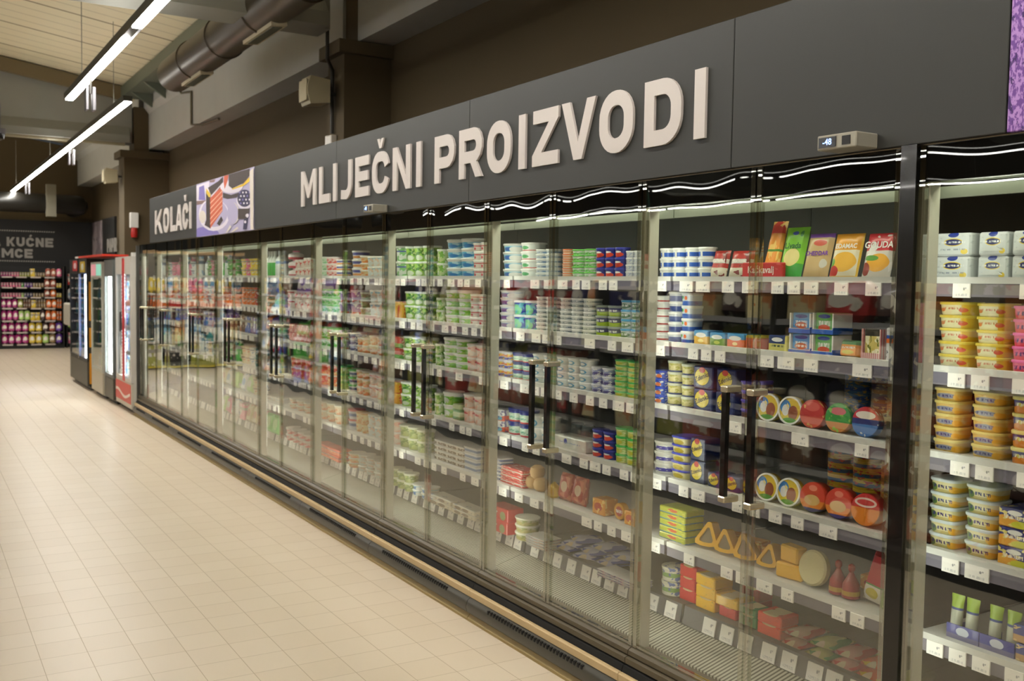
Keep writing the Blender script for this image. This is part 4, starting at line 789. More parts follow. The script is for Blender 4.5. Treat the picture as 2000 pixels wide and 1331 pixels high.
PLAN = """0 1 1.936 1.817 silverpack 1 2 0.0689;0 1 1.804 1.708 silverpack 1 2 0.0689;0 1 1.699 1.607 silverpack 1 2 0.0691;0 2 1.931 1.820 yellowtub 1 5 0.0390;0 2 1.807 1.703 yellowtub 1 5 0.0387;0 2 1.693 1.598 pinktub 1 5 0.0378;0 3 1.934 1.837 creamlid 1 5 0.0388;0 3 1.810 1.703 creamlid 1 5 0.0389;0 3 1.685 1.590 naviorange 1 4 0.0481;0 4 1.937 1.834 whitelid 1 5 0.0419;0 4 1.817 1.709 whitelid 1 5 0.0420;0 4 1.699 1.596 butterbox 1 3 0.0553;1 1 2.658 2.586 sliceorange 1 1 0.2136;1 1 2.583 2.475 slicegreen 1 1 0.1880;1 1 2.471 2.357 slicebeige 1 1 0.1603;1 1 2.353 2.233 sliceyellow 1 1 0.1559;1 1 2.219 2.105 slicered 1 1 0.1528;2 1 3.252 2.939 bluewhite 4 3 0.0407;2 1 2.936 2.848 slicedark 1 1 0.1101;2 1 2.837 2.718 slicedark 1 1 0.1072;2 2 3.262 3.196 redband 1 6 0.0315;2 2 3.193 3.104 bluecup 1 5 0.0414;2 2 3.100 3.023 clearblue 1 4 0.0510;2 2 3.020 2.934 creamyellow 1 1 0.0594;2 2 2.929 2.843 creamgreen 1 1 0.0539;2 2 2.832 2.739 creamorange 1 1 0.0550;2 2 2.734 2.676 creamred 1 1 0.0534;1 2 2.620 2.531 navyyellow 1 1 0.0601;1 2 2.514 2.414 bluecarton 1 2 0.0729;1 2 2.409 2.313 greencarton 1 2 0.0745;1 2 2.300 2.218 orangepack 1 1 0.0595;1 2 2.202 2.125 stripetray 1 1 0.1060;1 2 2.113 2.063 whitecarton 1 1 0.1094;2 3 3.270 3.190 bluetub 1 4 0.0341;2 3 3.187 3.106 yellowcup 1 4 0.0457;2 3 3.100 3.020 yellowcup 1 4 0.0437;2 3 3.002 2.890 navyoval 1 2 0.0877;2 3 2.873 2.767 navyoval 1 2 0.0868;2 3 2.751 2.682 purplelid 1 4 0.0346;1 3 2.645 2.625 purplelid 1 4 0.0364;2 4 3.273 3.153 purplewhite 1 3 0.0448;2 4 3.147 3.033 bluelidcup 1 5 0.0342;2 4 3.021 2.931 navyoval 1 2 0.0902;2 4 2.919 2.839 navyoval 1 1 0.0569;2 4 2.822 2.739 navyoval 1 1 0.0601;2 4 2.728 2.686 navyoval 1 1 0.0652;2 5 3.192 3.023 limebox 1 5 0.0272;3 1 3.967 3.898 orangecup 1 6 0.0224;3 1 3.895 3.701 greencup 2 5 0.0263;3 1 3.698 3.484 navyred 3 3 0.0445;3 1 3.474 3.364 greywhite 2 4 0.0291;3 2 3.989 3.704 smallgrey 3 8 0.0207;3 2 3.701 3.512 purplegreen 2 3 0.0463;3 2 3.505 3.358 bluelid 2 4 0.0414;3 3 4.007 3.723 bluecircle 3 4 0.0355;3 3 3.719 3.555 violetcup 2 3 0.0389;3 3 3.548 3.366 greenlid 2 7 0.0228;3 4 3.989 3.721 whitebox 1 1 0.0598;3 4 3.701 3.534 navyred 2 3 0.0410;3 4 3.526 3.366 greenlid 2 4 0.0387;3 5 3.676 3.582 orangeblock 1 1 0.0735;3 5 3.567 3.447 goldendisc 1 1 0.0744;3 5 3.439 3.357 orangeblock 1 1 0.0623;3 6 3.615 3.343 fishtray 2 3 0.0107;4 1 4.560 4.374 lightblue 1 4 0.0437;4 1 4.371 4.213 whitegreenred 1 4 0.0438;4 1 4.208 4.033 smallblue 2 6 0.0230;4 2 4.569 4.422 bluepurple 1 5 0.0391;4 2 4.419 4.200 bluegreen 2 2 0.0732;4 2 4.197 4.020 smallgrey 2 8 0.0210;4 3 4.578 4.419 orangeblue 2 3 0.0439;4 3 4.416 4.230 navywhite 2 3 0.0450;4 3 4.227 4.030 bluecircle 2 4 0.0352;4 4 4.580 4.463 multicarton 1 2 0.0578;4 4 4.460 4.240 navywhite 2 2 0.0676;4 4 4.237 4.034 bluecircle 2 2 0.0622;4 5 4.589 4.497 flatwhiteblue 1 6 0.0193;4 5 4.487 4.262 redpattern 1 3 0.0298;4 6 4.609 4.405 redbox 1 2 0.0671;4 6 4.384 4.234 whiteround 1 3 0.0386;4 6 4.224 4.053 greytray 1 4 0.0135;5 1 5.283 5.197 creamgreencup 1 2 0.0813;5 1 5.190 4.845 lightbluedeep 2 4 0.0538;5 1 4.840 4.680 whitered 2 4 0.0470;5 2 5.276 5.203 creamgreencup 1 2 0.0705;5 2 5.197 4.880 greentub 2 4 0.0471;5 2 4.874 4.689 whitered 2 4 0.0424;5 3 5.276 5.217 creamgreencup 1 2 0.0638;5 3 5.210 4.914 greentub 2 4 0.0426;5 3 4.908 4.699 whitepink 2 2 0.0754;5 4 5.289 5.216 creamgreencup 1 2 0.0640;5 4 5.203 5.061 greentub 1 2 0.0731;5 4 5.048 4.961 limetray 1 2 0.0445;5 4 4.949 4.708 whitepink 2 2 0.0798;5 5 5.249 4.888 brownwhite 3 4 0.0297;5 5 4.882 4.741 whitebluetray 1 4 0.0333;5 6 5.331 5.034 beigebox 1 2 0.0269;5 6 5.022 4.756 beigebox 1 2 0.0261;6 1 5.877 5.738 whitegreen 1 2 0.0971;6 1 5.730 5.364 greencupbig 3 2 0.0939;6 2 5.887 5.739 orangecarton 2 1 0.1072;6 2 5.732 5.371 greencupbig 3 2 0.0862;6 3 5.889 5.749 redcarton 1 2 0.0713;6 3 5.746 5.385 greencupbig 3 2 0.0747;6 4 5.899 5.789 orangecarton 1 2 0.0718;6 4 5.781 5.406 greencupbig 3 2 0.0753;6 5 5.910 5.799 whitepink 1 2 0.0786;6 5 5.796 5.421 palegreencup 3 2 0.0698;6 6 5.920 5.610 palegreencup 3 2 0.0564;6 6 5.595 5.352 lightblue 2 2 0.0337;7 1 6.611 6.471 blueorange 1 3 0.0601;7 1 6.468 6.318 orangewhite 1 3 0.0475;7 1 6.315 6.037 palewhite 3 2 0.0679;7 2 6.635 6.494 purplecup 1 2 0.0842;7 2 6.485 6.305 browngreen 1 3 0.0522;7 2 6.287 6.057 palewhite 2 2 0.0868;7 3 6.650 6.499 violetcup 1 3 0.0427;7 3 6.490 6.309 orangewhite 2 2 0.0508;7 3 6.291 6.052 creamorangecup 2 2 0.0621;7 4 6.665 6.522 greennavy 1 3 0.0528;7 4 6.503 6.303 orangewhite 2 3 0.0556;7 4 6.277 6.062 whitepink 2 2 0.0827;7 5 6.670 6.517 redbluecup 1 2 0.0689;7 5 6.499 6.316 yelloworange 2 2 0.0690;7 5 6.298 6.074 palewhite 2 2 0.0718;7 6 6.676 6.494 orangewhite 1 3 0.0340;7 6 6.475 6.068 palewhite 3 3 0.0383;8 1 7.201 7.094 mintcup 1 3 0.0490;8 1 7.091 6.896 pinkwhite 2 3 0.0483;8 1 6.886 6.717 blueorange 2 3 0.0412;8 2 7.209 6.852 greencup 3 3 0.0566;8 2 6.831 6.722 purplecup 1 2 0.0792;8 3 7.216 6.848 greencup 3 2 0.0716;8 3 6.827 6.728 purplecup 1 2 0.0682;8 4 7.235 6.935 redorange 2 2 0.0822;8 4 6.894 6.743 greenlid 1 3 0.0566;8 5 7.242 6.789 creamorangecup 3 2 0.0674;8 6 7.250 6.764 redorangebox 2 2 0.0435;9 1 7.985 7.795 pinkcap 1 3 0.0693;9 1 7.783 7.588 redwhitecup 2 2 0.0655;9 1 7.577 7.402 redwhitecup 2 2 0.0722;9 2 7.996 7.842 whitered 1 2 0.0754;9 2 7.817 7.410 redwhitecup 3 2 0.0734;9 3 7.878 7.442 redpinkbox 4 2 0.0697;9 4 7.888 7.438 redorange 4 2 0.0827;9 5 7.950 7.435 creamorangecup 3 2 0.0425;9 6 8.013 7.455 pinkwhite 4 2 0.0520;10 1 8.518 8.306 greenbottle 3 1 0.2141;10 1 8.292 8.103 whitebottle 2 1 0.2141;10 2 8.531 8.304 darkgreenbottle 3 1 0.1006;10 2 8.290 8.114 bluebottle 2 1 0.1428;10 3 8.529 8.126 tealcup 3 2 0.0425;10 4 8.542 8.150 whitebottle 4 1 0.0908;10 5 8.555 8.175 palewhite 3 2 0.0218;10 6 8.569 8.187 limebag 2 1 0.1591"""
for row in PLAN.strip().split(';'):
    d, L, y1, y0, key, nx, ny, hu = row.split(); d, L, nx, ny = int(d), int(L), int(nx), int(ny); y1, y0, hu = float(y1), float(y0), float(hu)
    w_ = (y1 - y0) / nx; near_ = d <= 6
    sh = T[key][0]
    for i in range(nx):
        yc = y1 - w_ * (i + .5); COUNT[d, L] = COUNT.get((d, L), 0) + 1; st = COUNT[d, L]
        wi = min(w_, .145) if sh in ('cup', 'bottle') else min(w_, .16) if sh == 'tub' else w_
        for j in range(ny):
            dep = max(.06, min(wi, .13)) / 2 if sh in ('tub', 'cup', 'rtub', 'bottle') else .05
            z = SH[L] + j * hu + (.0 if sh != 'pouch' else 0)
            rot = (0, 0, random.uniform(-.03, .03)); x = 2.65 + dep + random.uniform(0, .003)
            if sh == 'slice': rot = (0, math.radians(14), 0); x = 2.665
            if sh == 'pouch': rot = (0, math.radians(8), 0); x = 2.68
            lb = '%s, %s in %s stack, %s shelf, %s' % (T[key][4], posname(j, ny), ORD[st], LEVN[L], door_words(d))
            if ny == 1: lb = '%s, %s from left, %s shelf, %s' % (T[key][4], ORD[st], LEVN[L], door_words(d))
            if len(lb.split()) > 16: lb = lb.replace(' left of pillar', '').replace(' right of pillar', ' right')
            place(key, wi, hu, near_, (x, yc, z), rot, lb, '%ss on the %s shelf' % (T[key][4], LEVN[L]))
# ---------------------------------------------------------------- single products of the two nearest doors and the deck
def face_disc(words, base, layers, r, y, z, lean, label, x=2.668, t=.034, rim=None, group='round spread boxes on edge'):
    key = 'disc_' + words
    o = disc_mb(r, t).obj('round_cheese_box', label_mat('print_' + key, base, layers), None, (x, y, z + .003), smooth=True, rot=(0, lean, .12))
    tag(o, label, 'cheese', group)
    if rim:
        mb = MB().lathe([(r * .86, 0), (r * 1.02, 0), (r * 1.02, .008), (r * .86, .008)], 28); mb.v = [(p[2] - t / 2 - .004, p[0], p[1] + r) for p in mb.v]
        # ring: rebuild as an open band
        ring = MB(); n = 32
        for k in range(n):
            a0, a1 = 2 * math.pi * k / n, 2 * math.pi * (k + 1) / n
            P = [(math.cos(a0), math.sin(a0)), (math.cos(a1), math.sin(a1))]; q = []
            for (c, s) in P:
                q += [(-t / 2 - .003, c * r * .88, s * r * .88 + r), (-t / 2 - .003, c * r * 1.0, s * r * 1.0 + r), (-t / 2 + .008, c * r * 1.003, s * r * 1.003 + r), (-t / 2 + .001, c * r * .88, s * r * .88 + r)]
            ring.add(q, [(0, 1, 5, 4), (1, 2, 6, 5), (2, 3, 7, 6), (3, 0, 4, 7)])
        ring.obj('rim', mat(rim[0], rim[1], .4), o)
cow = [('b', 0, .30, (216, 196, 50)), ('e', .72, .62, .22, .24, (60, 130, 200)), ('e', .7, .5, .15, .2, (226, 226, 226)), ('e', .38, .42, .2, .26, (150, 84, 56)), ('e', .5, .14, .3, .1, (90, 150, 60)), ('n', 4, .66, 2, (232, 214, 150))]
def dl(c, pos, sh): return '%s round cheese box on edge, %s, %s shelf, first door' % (c, pos, sh)
for (y, nm) in ((2.604, 'leftmost'), (2.498, 'second along')):
    face_disc('cow', (222, 190, 60), cow, .050, y, 1.197, .10, dl('white-rimmed yellow blue', nm, 'third'), rim=('rim_white', W))
face_disc('red', (196, 60, 60), [('e', .5, .75, .3, .16, (214, 96, 90)), ('b', .05, .4, (206, 90, 70)), ('n', 3, .62, 1, (224, 176, 110))], .050, 2.400, 1.197, .10, dl('red', 'middle one', 'third'))
face_disc('green', (60, 150, 66), [('e', .5, .72, .3, .13, (206, 110, 110)), ('b', 0, .35, (200, 130, 60)), ('n', 3, .6, 1, (150, 190, 80))], .050, 2.288, 1.197, .10, dl('green', 'fourth along', 'third'))
face_disc('redblue', (60, 110, 176), [('b', .6, 1.1, (190, 40, 44)), ('e', .5, .72, .36, .13, (226, 216, 206)), ('b', .42, .6, (34, 42, 110)), ('n', 3, .64, 1, (206, 206, 206))], .050, 2.176, 1.197, .10, dl('red and blue', 'rightmost', 'third'))
for (y, nm) in ((2.60, 'leftmost'), (2.495, 'second along')):
    face_disc('cow', (222, 190, 60), cow, .050, y, .907, .12, dl('white-rimmed yellow blue', nm, 'fourth'), rim=('rim_white', W))
for (y, nm) in ((2.388, 'middle one'), (2.276, 'fourth along')):
    face_disc('orange', (206, 66, 50), [('b', 0, .4, (222, 130, 50)), ('e', .5, .4, .3, .18, (210, 170, 110)), ('b', 0, .14, (50, 50, 120)), ('e', .5, .8, .16, .1, (226, 130, 110))], .052, y, .907, .12, dl('red and orange', nm, 'fourth'), t=.05, x=2.676)
face_disc('orangewhite', (222, 130, 40), [('b', .55, 1.1, (200, 50, 50)), ('e', .5, .72, .38, .15, (226, 200, 190)), ('e', .5, .72, .3, .09, (200, 60, 60))], .053, 2.166, .907, .12, dl('orange and white', 'rightmost', 'fourth'), t=.05, x=2.676)
# stacks of the same boxes lying flat behind them
rndb = random.Random(5)
def flat_stack(lev, y, n, pal, words, x=3.0, nm='', r=.0545, hh=.034):
    for j in range(n):
        m = label_mat('flatbox_' + words.replace(' ', '_'), pal[0], [('b', .3, .7, pal[1]), ('n', 4, .6, 2, pal[2])])
        k_ = ('flat', words, r)
        if k_ not in PROTO: PROTO[k_] = o = MB().lathe([(r * .97, 0), (r, .003), (r, hh - .002), (r * .97, hh)], 24).obj('round_cheese_box', m, None, (x, y, SH[lev] + j * hh), smooth=True)
        else: o = copy_tree(PROTO[k_], (x, y, SH[lev] + j * hh), (0, 0, rndb.uniform(0, 6)))
        tag(o, '%s round box lying flat behind the discs, %s, %s shelf, first door' % (words, posname(j, n), LEVN[lev]), 'cheese', '%s round boxes stacked behind on the %s shelf' % (words, LEVN[lev]))
for lev, ys, n in ((3, (2.50, 2.38, 2.26, 2.14), 6), (4, (2.48, 2.365, 2.245, 2.13), 6)):
    pals = [((70, 110, 140), (40, 80, 130), (180, 150, 60)), ((90, 70, 110), (150, 90, 60), (190, 170, 140)), ((120, 40, 36), (150, 50, 44), (190, 140, 120)), ((110, 106, 40), (90, 96, 40), (150, 120, 60))] if lev == 3 else [((196, 160, 50), (40, 90, 130), (200, 60, 50)), ((200, 170, 50), (50, 90, 120), (180, 60, 50)), ((190, 120, 50), (150, 90, 40), (200, 180, 60)), ((196, 120, 40), (190, 150, 50), (150, 50, 40))]
    for y, p, wd in zip(ys, pals, (('blue', 'violet', 'dark red', 'olive') if lev == 3 else ('yellow blue', 'blue yellow', 'brown orange', 'orange yellow'))):
        flat_stack(lev, y, n, p, wd, x=2.92 if lev == 4 else 3.02, nm='behind the front discs')
# red carton tray and a tilted board in front of the red packs on the top shelf
o = tag(MB().rbox(2.642, 2.66, 2.54, 2.74, 1.7145, 1.772, .003).obj('carton_tray', label_mat('red_tray', (200, 44, 46), [('n', 3, .66, 2, (214, 90, 84))])), 'low red Kačkavalj carton tray in front of red packs', 'box')
me = text_mesh('Kačkavalj', .034, lambda u, v, d: (2.6412, 2.645 - u, 1.745 + v), bold=.0006); me.materials.append(mat('ink_tray', (240, 220, 214), .5)); link('printed_name', me, o)
# loose long packs lying on top of the cream cheese row
def lying(x, y, z, L, c, words, rot, sec):
    tag(MB().rbox(-.03, .03, -L / 2, L / 2, 0, .022, .008).obj('soft_cheese_pack', label_mat('lying_' + words.replace(' ', '_'), c, [('b', .35, .75, sec), ('n', 3, .66, 3, W)]), None, (x, y, z), rot=(0, 0, rot), smooth=True), words + ', lying on the cream cheese cartons, second shelf', 'cheese')
lying(2.85, 2.97, 1.453, .12, (210, 110, 70), 'salmon coloured pack', .5, (220, 130, 90)); lying(2.85, 2.86, 1.453, .11, (226, 226, 196), 'green and white pack', .1, (110, 170, 60)); lying(2.85, 2.72, 1.453, .13, (190, 90, 70), 'brownish red pack', -.1, (206, 120, 60)); lying(2.85, 2.56, 1.453, .12, (222, 206, 90), 'yellow pack', .1, (200, 190, 60)); lying(2.88, 2.42, 1.453, .12, (150, 184, 70), 'lime green pack', .0, (226, 216, 150))
# cheese wedges with yellow rind, fifth shelf
M_rind = mat('cheese_rind', (238, 184, 50), .4, coat=.4); M_win = mat('wrapped_grey', (150, 140, 116), .2, coat=.6)
def wedge(x, y, z, s, rz, tip, label):
    """upright wrapped wedge: yellow rind frame round a grey window, rounded foot"""
    out = [(0, s), (-.10 * s, .96 * s)] + [(-.5 * s + .06 * s * math.sin(t), .12 * s - .12 * s * math.cos(t) if t > 0 else .22 * s) for t in (0, .8, 1.5)][:1] + [(-.46 * s, .06 * s), (-.2 * s, 0), (.2 * s, 0), (.46 * s, .06 * s), (.5 * s, .22 * s), (.10 * s, .96 * s)]
    out = [(a * 1.0 + tip * b, b) for a, b in out]; cy = sum(p[0] for p in out) / len(out); cz = sum(p[1] for p in out) / len(out)
    inn = [(cy + (a - cy) * .62, cz + (b - cz) * .62) for a, b in out]; n = len(out); D = .055
    mb = MB(); vs = [(-D / 2, a, b) for a, b in out] + [(-D / 2, a, b) for a, b in inn] + [(-D / 2 + .008, a, b) for a, b in inn] + [(D / 2, a, b) for a, b in out]
    fs = []
    for i in range(n):
        j = (i + 1) % n; fs += [(i, j, n + j, n + i), (n + i, n + j, 2 * n + j, 2 * n + i), (i, 3 * n + i, 3 * n + j, j)]
    fs.append(list(range(3 * n, 4 * n)))
    o = mb.add(vs, fs).obj('cheese_wedge', M_rind, None, (x, y, z), rot=(0, .18, rz)); tag(o, label, 'cheese', 'yellow cheese wedges on the fifth shelf')
    MB().add([(-D / 2 + .0079, a, b) for a, b in inn] + [(-D / 2 + .012, a, b) for a, b in inn], [list(range(n)), list(range(n, 2 * n))[::-1]] + [(i, (i + 1) % n, n + (i + 1) % n, n + i) for i in range(n)]).obj('window', M_win, o)
for k, (y, rz, s_, tp, lb) in enumerate(((2.955, .3, .098, -.1, 'yellow-rinded cheese wedge beside the yellow-green cartons'), (2.845, .25, .09, .1, 'second yellow cheese wedge from the yellow-green cartons'), (2.735, .4, .095, .2, 'third yellow cheese wedge, behind the meeting door edges'), (2.625, .2, .085, -.1, 'rightmost yellow cheese wedge on the fifth shelf'))):
    wedge(2.71, y, .649 + .005, s_, rz, tp, lb)
    place('orangeblock', .09, .04, True, (2.86, y, .647), (0, 0, .2), 'yellow cheese block lying behind the %s cheese wedge' % ('first', 'second', 'third', 'rightmost')[k], 'yellow blocks behind the wedges')
for (y, z, sx, sy, sz, rz, lb) in ((2.50, .647, .06, .11, .055, .15, 'pale yellow cheese block under the higher one, fifth shelf'), (2.50, .704, .05, .09, .06, -.1, 'pale yellow cheese block stacked on another, fifth shelf')):
    tag(MB().rbox(-sx / 2, sx / 2, -sy / 2, sy / 2, 0, sz, .006).obj('cheese_block', M_rind, None, (2.70, y, z), rot=(0, 0, rz)), lb, 'cheese')
o = tag(MB().lathe([(.055, 0), (.062, .006), (.062, .024), (.055, .03)], 24).obj('round_cheese', label_mat('cream_round', (206, 196, 150), [('e', .5, .5, .4, .2, (222, 214, 180))]), None, (2.70, 2.39, .71), rot=(0, math.radians(-80), 0), smooth=True), 'cream coloured half round cheese in clear wrap, fifth shelf', 'cheese')
for k, y in enumerate((2.29, 2.235)):
    mb = MB().lathe([(.018, 0), (.03, .006), (.028, .05), (.012, .08), (.007, .09), (.012, .10), (.011, .112), (.004, .118)], 16)
    o = tag(mb.obj('waxed_cheese', mat('wax_red', (150, 34, 34), .3, coat=.4), None, (2.69, y, .647), smooth=True), 'pear-shaped red waxed cheese, %s of the pair, fifth shelf' % ('left' if k == 0 else 'right'), 'cheese')
    MB().lathe([(.0295, .012), (.0302, .03)], 16).obj('label', mat('gold_label', (190, 150, 60), .4, .3), o)
place('orangeblock', .10, .05, True, (2.86, 2.26, .647), (0, 0, .1), 'orange cheese block behind the red waxed cheeses', 'single orange cheese block')
o = MB(); T['redbag'] = ('pouch', None, (186, 40, 50), [('b', 0, .3, (222, 216, 200)), ('e', .5, .16, .3, .1, (206, 190, 70)), ('b', .3, .33, (90, 150, 70))], 'tall red cheese bag', 'cheese_bag', 'cheese')
place('redbag', .085, .17, True, (2.71, 2.16, .655), (.12, math.radians(12), 0), 'tall red cheese bag leaning at right end, fifth shelf', 'red cheese bag')
T['greenbag'] = ('pouch', None, (120, 176, 60), [('n', 3, .6, 2, (206, 220, 150))], 'small green bag', 'cheese_bag', 'cheese')
place('greenbag', .05, .07, True, (2.69, 2.085, .647), (0, .15, 0), 'small green bag beside the pillar, fifth shelf', 'green cheese bag')
# bottom deck: blocks, bags
def blocks(items):
    for i, (y, lev, w, h, c, wd, rz) in enumerate(items):
        key = 'blk_' + wd.replace(' ', '_')
        if key not in T: T[key] = ('box', None, c, [('b', .86, 1.1, tuple(min(255, int(v * 1.04)) for v in c)), ('e', .5, 1.0, .3, .12, (224, 200, 150)), ('n', 3, .66, 2, tuple(int(v * .9) for v in c))], wd + ' cheese block', 'cheese_block', 'cheese')
        place(key, w, h, True, (2.80, y, .375 + lev), (0, 0, rz), '%s cheese block, %s, bottom deck near the pillar doors' % (wd, i_words[i]), 'coloured cheese blocks on the bottom deck')
i_words = ['lowest of red stack', 'middle of red stack', 'top of red stack', 'lowest of tall yellow stack', 'middle of tall yellow stack', 'top of tall yellow stack', 'lower red beside yellow stack', 'upper yellow on red', 'lower of dark green pair', 'upper of dark green pair', 'lower of orange red pair', 'upper of orange red pair', 'behind, lower', 'behind, upper']
RD_, YL_, GN_, OR_ = (214, 34, 34), (244, 190, 10), (30, 120, 50), (232, 62, 24)
blocks([(3.13, 0, .10, .05, RD_, 'red', .03), (3.13, .05, .10, .05, RD_, 'red', -.04), (3.13, .10, .10, .05, RD_, 'red', .05),
        (3.01, 0, .115, .048, YL_, 'yellow', .0), (3.01, .048, .115, .048, YL_, 'yellow', .05), (3.01, .096, .12, .045, YL_, 'yellow', -.03),
        (2.89, 0, .10, .045, RD_, 'red', .0), (2.89, .045, .12, .042, YL_, 'yellow', .06), (2.78, 0, .10, .045, GN_, 'green', .02), (2.78, .045, .10, .03, GN_, 'green', -.05),
        (2.66, 0, .12, .045, OR_, 'orange red', .0), (2.66, .045, .12, .04, OR_, 'orange red', .05)])
for yy, z_ in ((2.90, 0), (2.90, .05)): 
    place('blk_red', .10, .05, True, (2.93, yy, .375 + z_), (0, 0, .02), 'red cheese block, %s one in the row behind yellow' % ('lower' if z_ == 0 else 'upper'), 'red blocks behind')
tag(MB().lathe([(.05, 0), (.055, .006), (.055, .03), (.05, .036)], 24).obj('round_cheese', mat('pale_cheese', (214, 186, 130), .4), None, (2.93, 3.13, .375), smooth=True), 'pale round cheese behind the red block stack', 'cheese')
def bag(x, y, z, sx, sy, h, rz, c, c2, wd, label, grp='soft cheese bags on the bottom deck'):
    mb = MB(); n = 7; vs = []
    for sgn in (1, -1):
        for i in range(n + 1):
            for j in range(n + 1):
                u, v = i / n, j / n; e = (min(1, 5 * min(u, 1 - u)) * min(1, 5 * min(v, 1 - v))) ** .5
                vs.append(((u - .5) * sx, (v - .5) * sy, h / 2 + sgn * (h / 2 * e) * (.92 + .08 * math.sin(9 * u + 7 * v)) ))
    q = (n + 1) ** 2; fs = []
    for s_ in (0, 1):
        for i in range(n):
            for j in range(n): a = s_ * q + i * (n + 1) + j; fs.append((a, a + 1, a + n + 2, a + n + 1))
    for i in range(n):
        for a, b2 in ((i * (n + 1), (i + 1) * (n + 1)), (i * (n + 1) + n, (i + 1) * (n + 1) + n), (i, i + 1), (n * (n + 1) + i, n * (n + 1) + i + 1)): fs.append((a, b2, b2 + q, a + q))
    o = mb.add(vs, fs).obj('cheese_bag', label_mat('bagprint_' + wd.replace(' ', '_'), c, [('n', 1.3, .5, 2, c2), ('e', .5, .5, .16, .4, (226, 210, 180))], .25, .5), None, (x, y, z), rot=(0, 0, rz), smooth=True)
    tag(o, label, 'cheese', grp)
DK = .375
bags = [(2.52, (186, 60, 56), (200, 160, 140), 'red and white'), (2.40, (60, 140, 66), (190, 190, 120), 'green'), (2.29, (190, 50, 60), (206, 150, 140), 'crimson'), (2.18, (222, 180, 50), (206, 90, 50), 'yellow'), (2.06, (206, 70, 90), (226, 190, 70), 'pink')]
for y, c, c2, wd in bags:
    for lev, dz in (('lower', 0), ('upper', .032)):
        bag(2.79 + (.02 if dz else 0), y + (.01 if dz else 0), DK + dz, .15, .104, .0315, .1 if dz else -.05, c, c2, wd, '%s shredded cheese bag, %s one of its pile, bottom deck' % (wd, lev))
for k in range(2):
    tag(MB().lathe([(.045, 0), (.05, .004), (.052, .05), (.054, .052), (.054, .06), (.05, .062)], 22).obj('cheese_tub', label_mat('whitegreen_tub', (214, 214, 196), [('b', .3, .6, (120, 160, 80)), ('n', 4, .6, 2, (90, 110, 170))]), None, (2.78, 3.235 - .0, DK + k * .062), smooth=True), 'white and green tub, %s of two at second mullion, bottom deck' % ('lower' if k == 0 else 'upper'), 'cheese')
# door three and four: fish packs pile, red bags, cheese balls, clear cups
rp = random.Random(3)
for k in range(9):
    y = 4.02 - .055 * k; lv = k % 3
    bag(2.80 + rp.uniform(-.01, .02), y, DK + .03 * lv + (.001 if lv else 0), .15, .14, .03, rp.uniform(-.5, .5), (110, 120, 190), (206, 206, 226), 'blue and white', 'blue and white fish packet in the loose pile, bottom deck', 'blue and white fish packets in the loose pile')
for k, y in enumerate((3.945, 3.83)):
    T['redmeshbag'] = ('pouch', None, (176, 60, 46), [('n', 3, .55, 2, (206, 120, 90)), ('e', .5, .5, .24, .2, (220, 190, 160))], 'red cheese bag', 'cheese_bag', 'cheese')
    place('redmeshbag', .11, .13, True, (2.70, y, .647), (0, .14, 0), 'upright red-brown cheese bag, %s of two, fifth shelf' % ('left' if k == 0 else 'right'), 'upright red-brown bags')
tag(MB().lathe([(.02, 0), (.032, .01), (.028, .05), (.006, .075)], 16).obj('waxed_cheese', mat('wax_yellow', (224, 190, 50), .3), None, (2.69, 4.03, .647), smooth=True), 'small yellow drop-shaped cheese left of the red-brown bags', 'cheese')
for k, (y, z) in enumerate(((4.26, 0), (4.18, 0), (4.215, .058))):
    mb = MB().lathe([(.018 , 0), (.034, .012), (.04, .034), (.034, .056), (.016, .068)], 18)
    tag(mb.obj('round_cheese', mat('smoked_cheese', (214, 176, 120), .45), None, (2.71, y, .647 + z), smooth=True), 'smooth pale round cheese, %s of the three' % ('left one', 'right one', 'upper one')[k], 'cheese')
for k in range(3):
    mb = MB().lathe([(.045, 0), (.032, .09), (.030, .092)], 20)
    tag(mb.obj('plastic_cup', mat('clear_cup', (120, 130, 132), .15, coat=.6), None, (2.84, 4.06 - .095 * k, .907), smooth=True), 'upturned clear plastic cup, %s one behind the white tray' % ('left', 'middle', 'right')[k], 'cup')
# the fridge right of the pillar: tubes in blue trays, cartons, round yellow tubs
for k, y in enumerate((1.925, 1.875, 1.80, 1.745)):
    mb = MB(); n = 12; vs = []
    for (z, rx, ry) in ((0, .012, .015), (.012, .017, .017), (.05, .015, .018), (.09, .009, .020), (.108, .002, .022), (.114, .0015, .022)):
        for i in range(n): a = 2 * math.pi * i / n; vs.append((rx * math.cos(a), ry * math.sin(a), z))
    fs = [(j * n + i, j * n + (i + 1) % n, (j + 1) * n + (i + 1) % n, (j + 1) * n + i) for j in range(5) for i in range(n)] + [list(range(n))[::-1], list(range(5 * n, 6 * n))]
    y_ = y - .075
    o = tag(mb.add(vs, fs).obj('spread_tube', label_mat('lime_tube', (168, 200, 70), [('b', .22, .60, (206, 210, 190)), ('b', .60, .66, (40, 70, 150))] if k % 2 == 0 else [('b', .25, .45, (60, 80, 160)), ('b', .55, .70, (60, 80, 160))]) if True else None, None, (2.70, y_, .652), rot=(0, .08, 0), smooth=True), 'lime green tube standing in blue tray, %s of four' % ORD[k + 1], 'tube', 'lime green tubes')
    MB().lathe([(.012, -.0), (.013, .010)], 12).obj('cap', M_white, o) if False else None
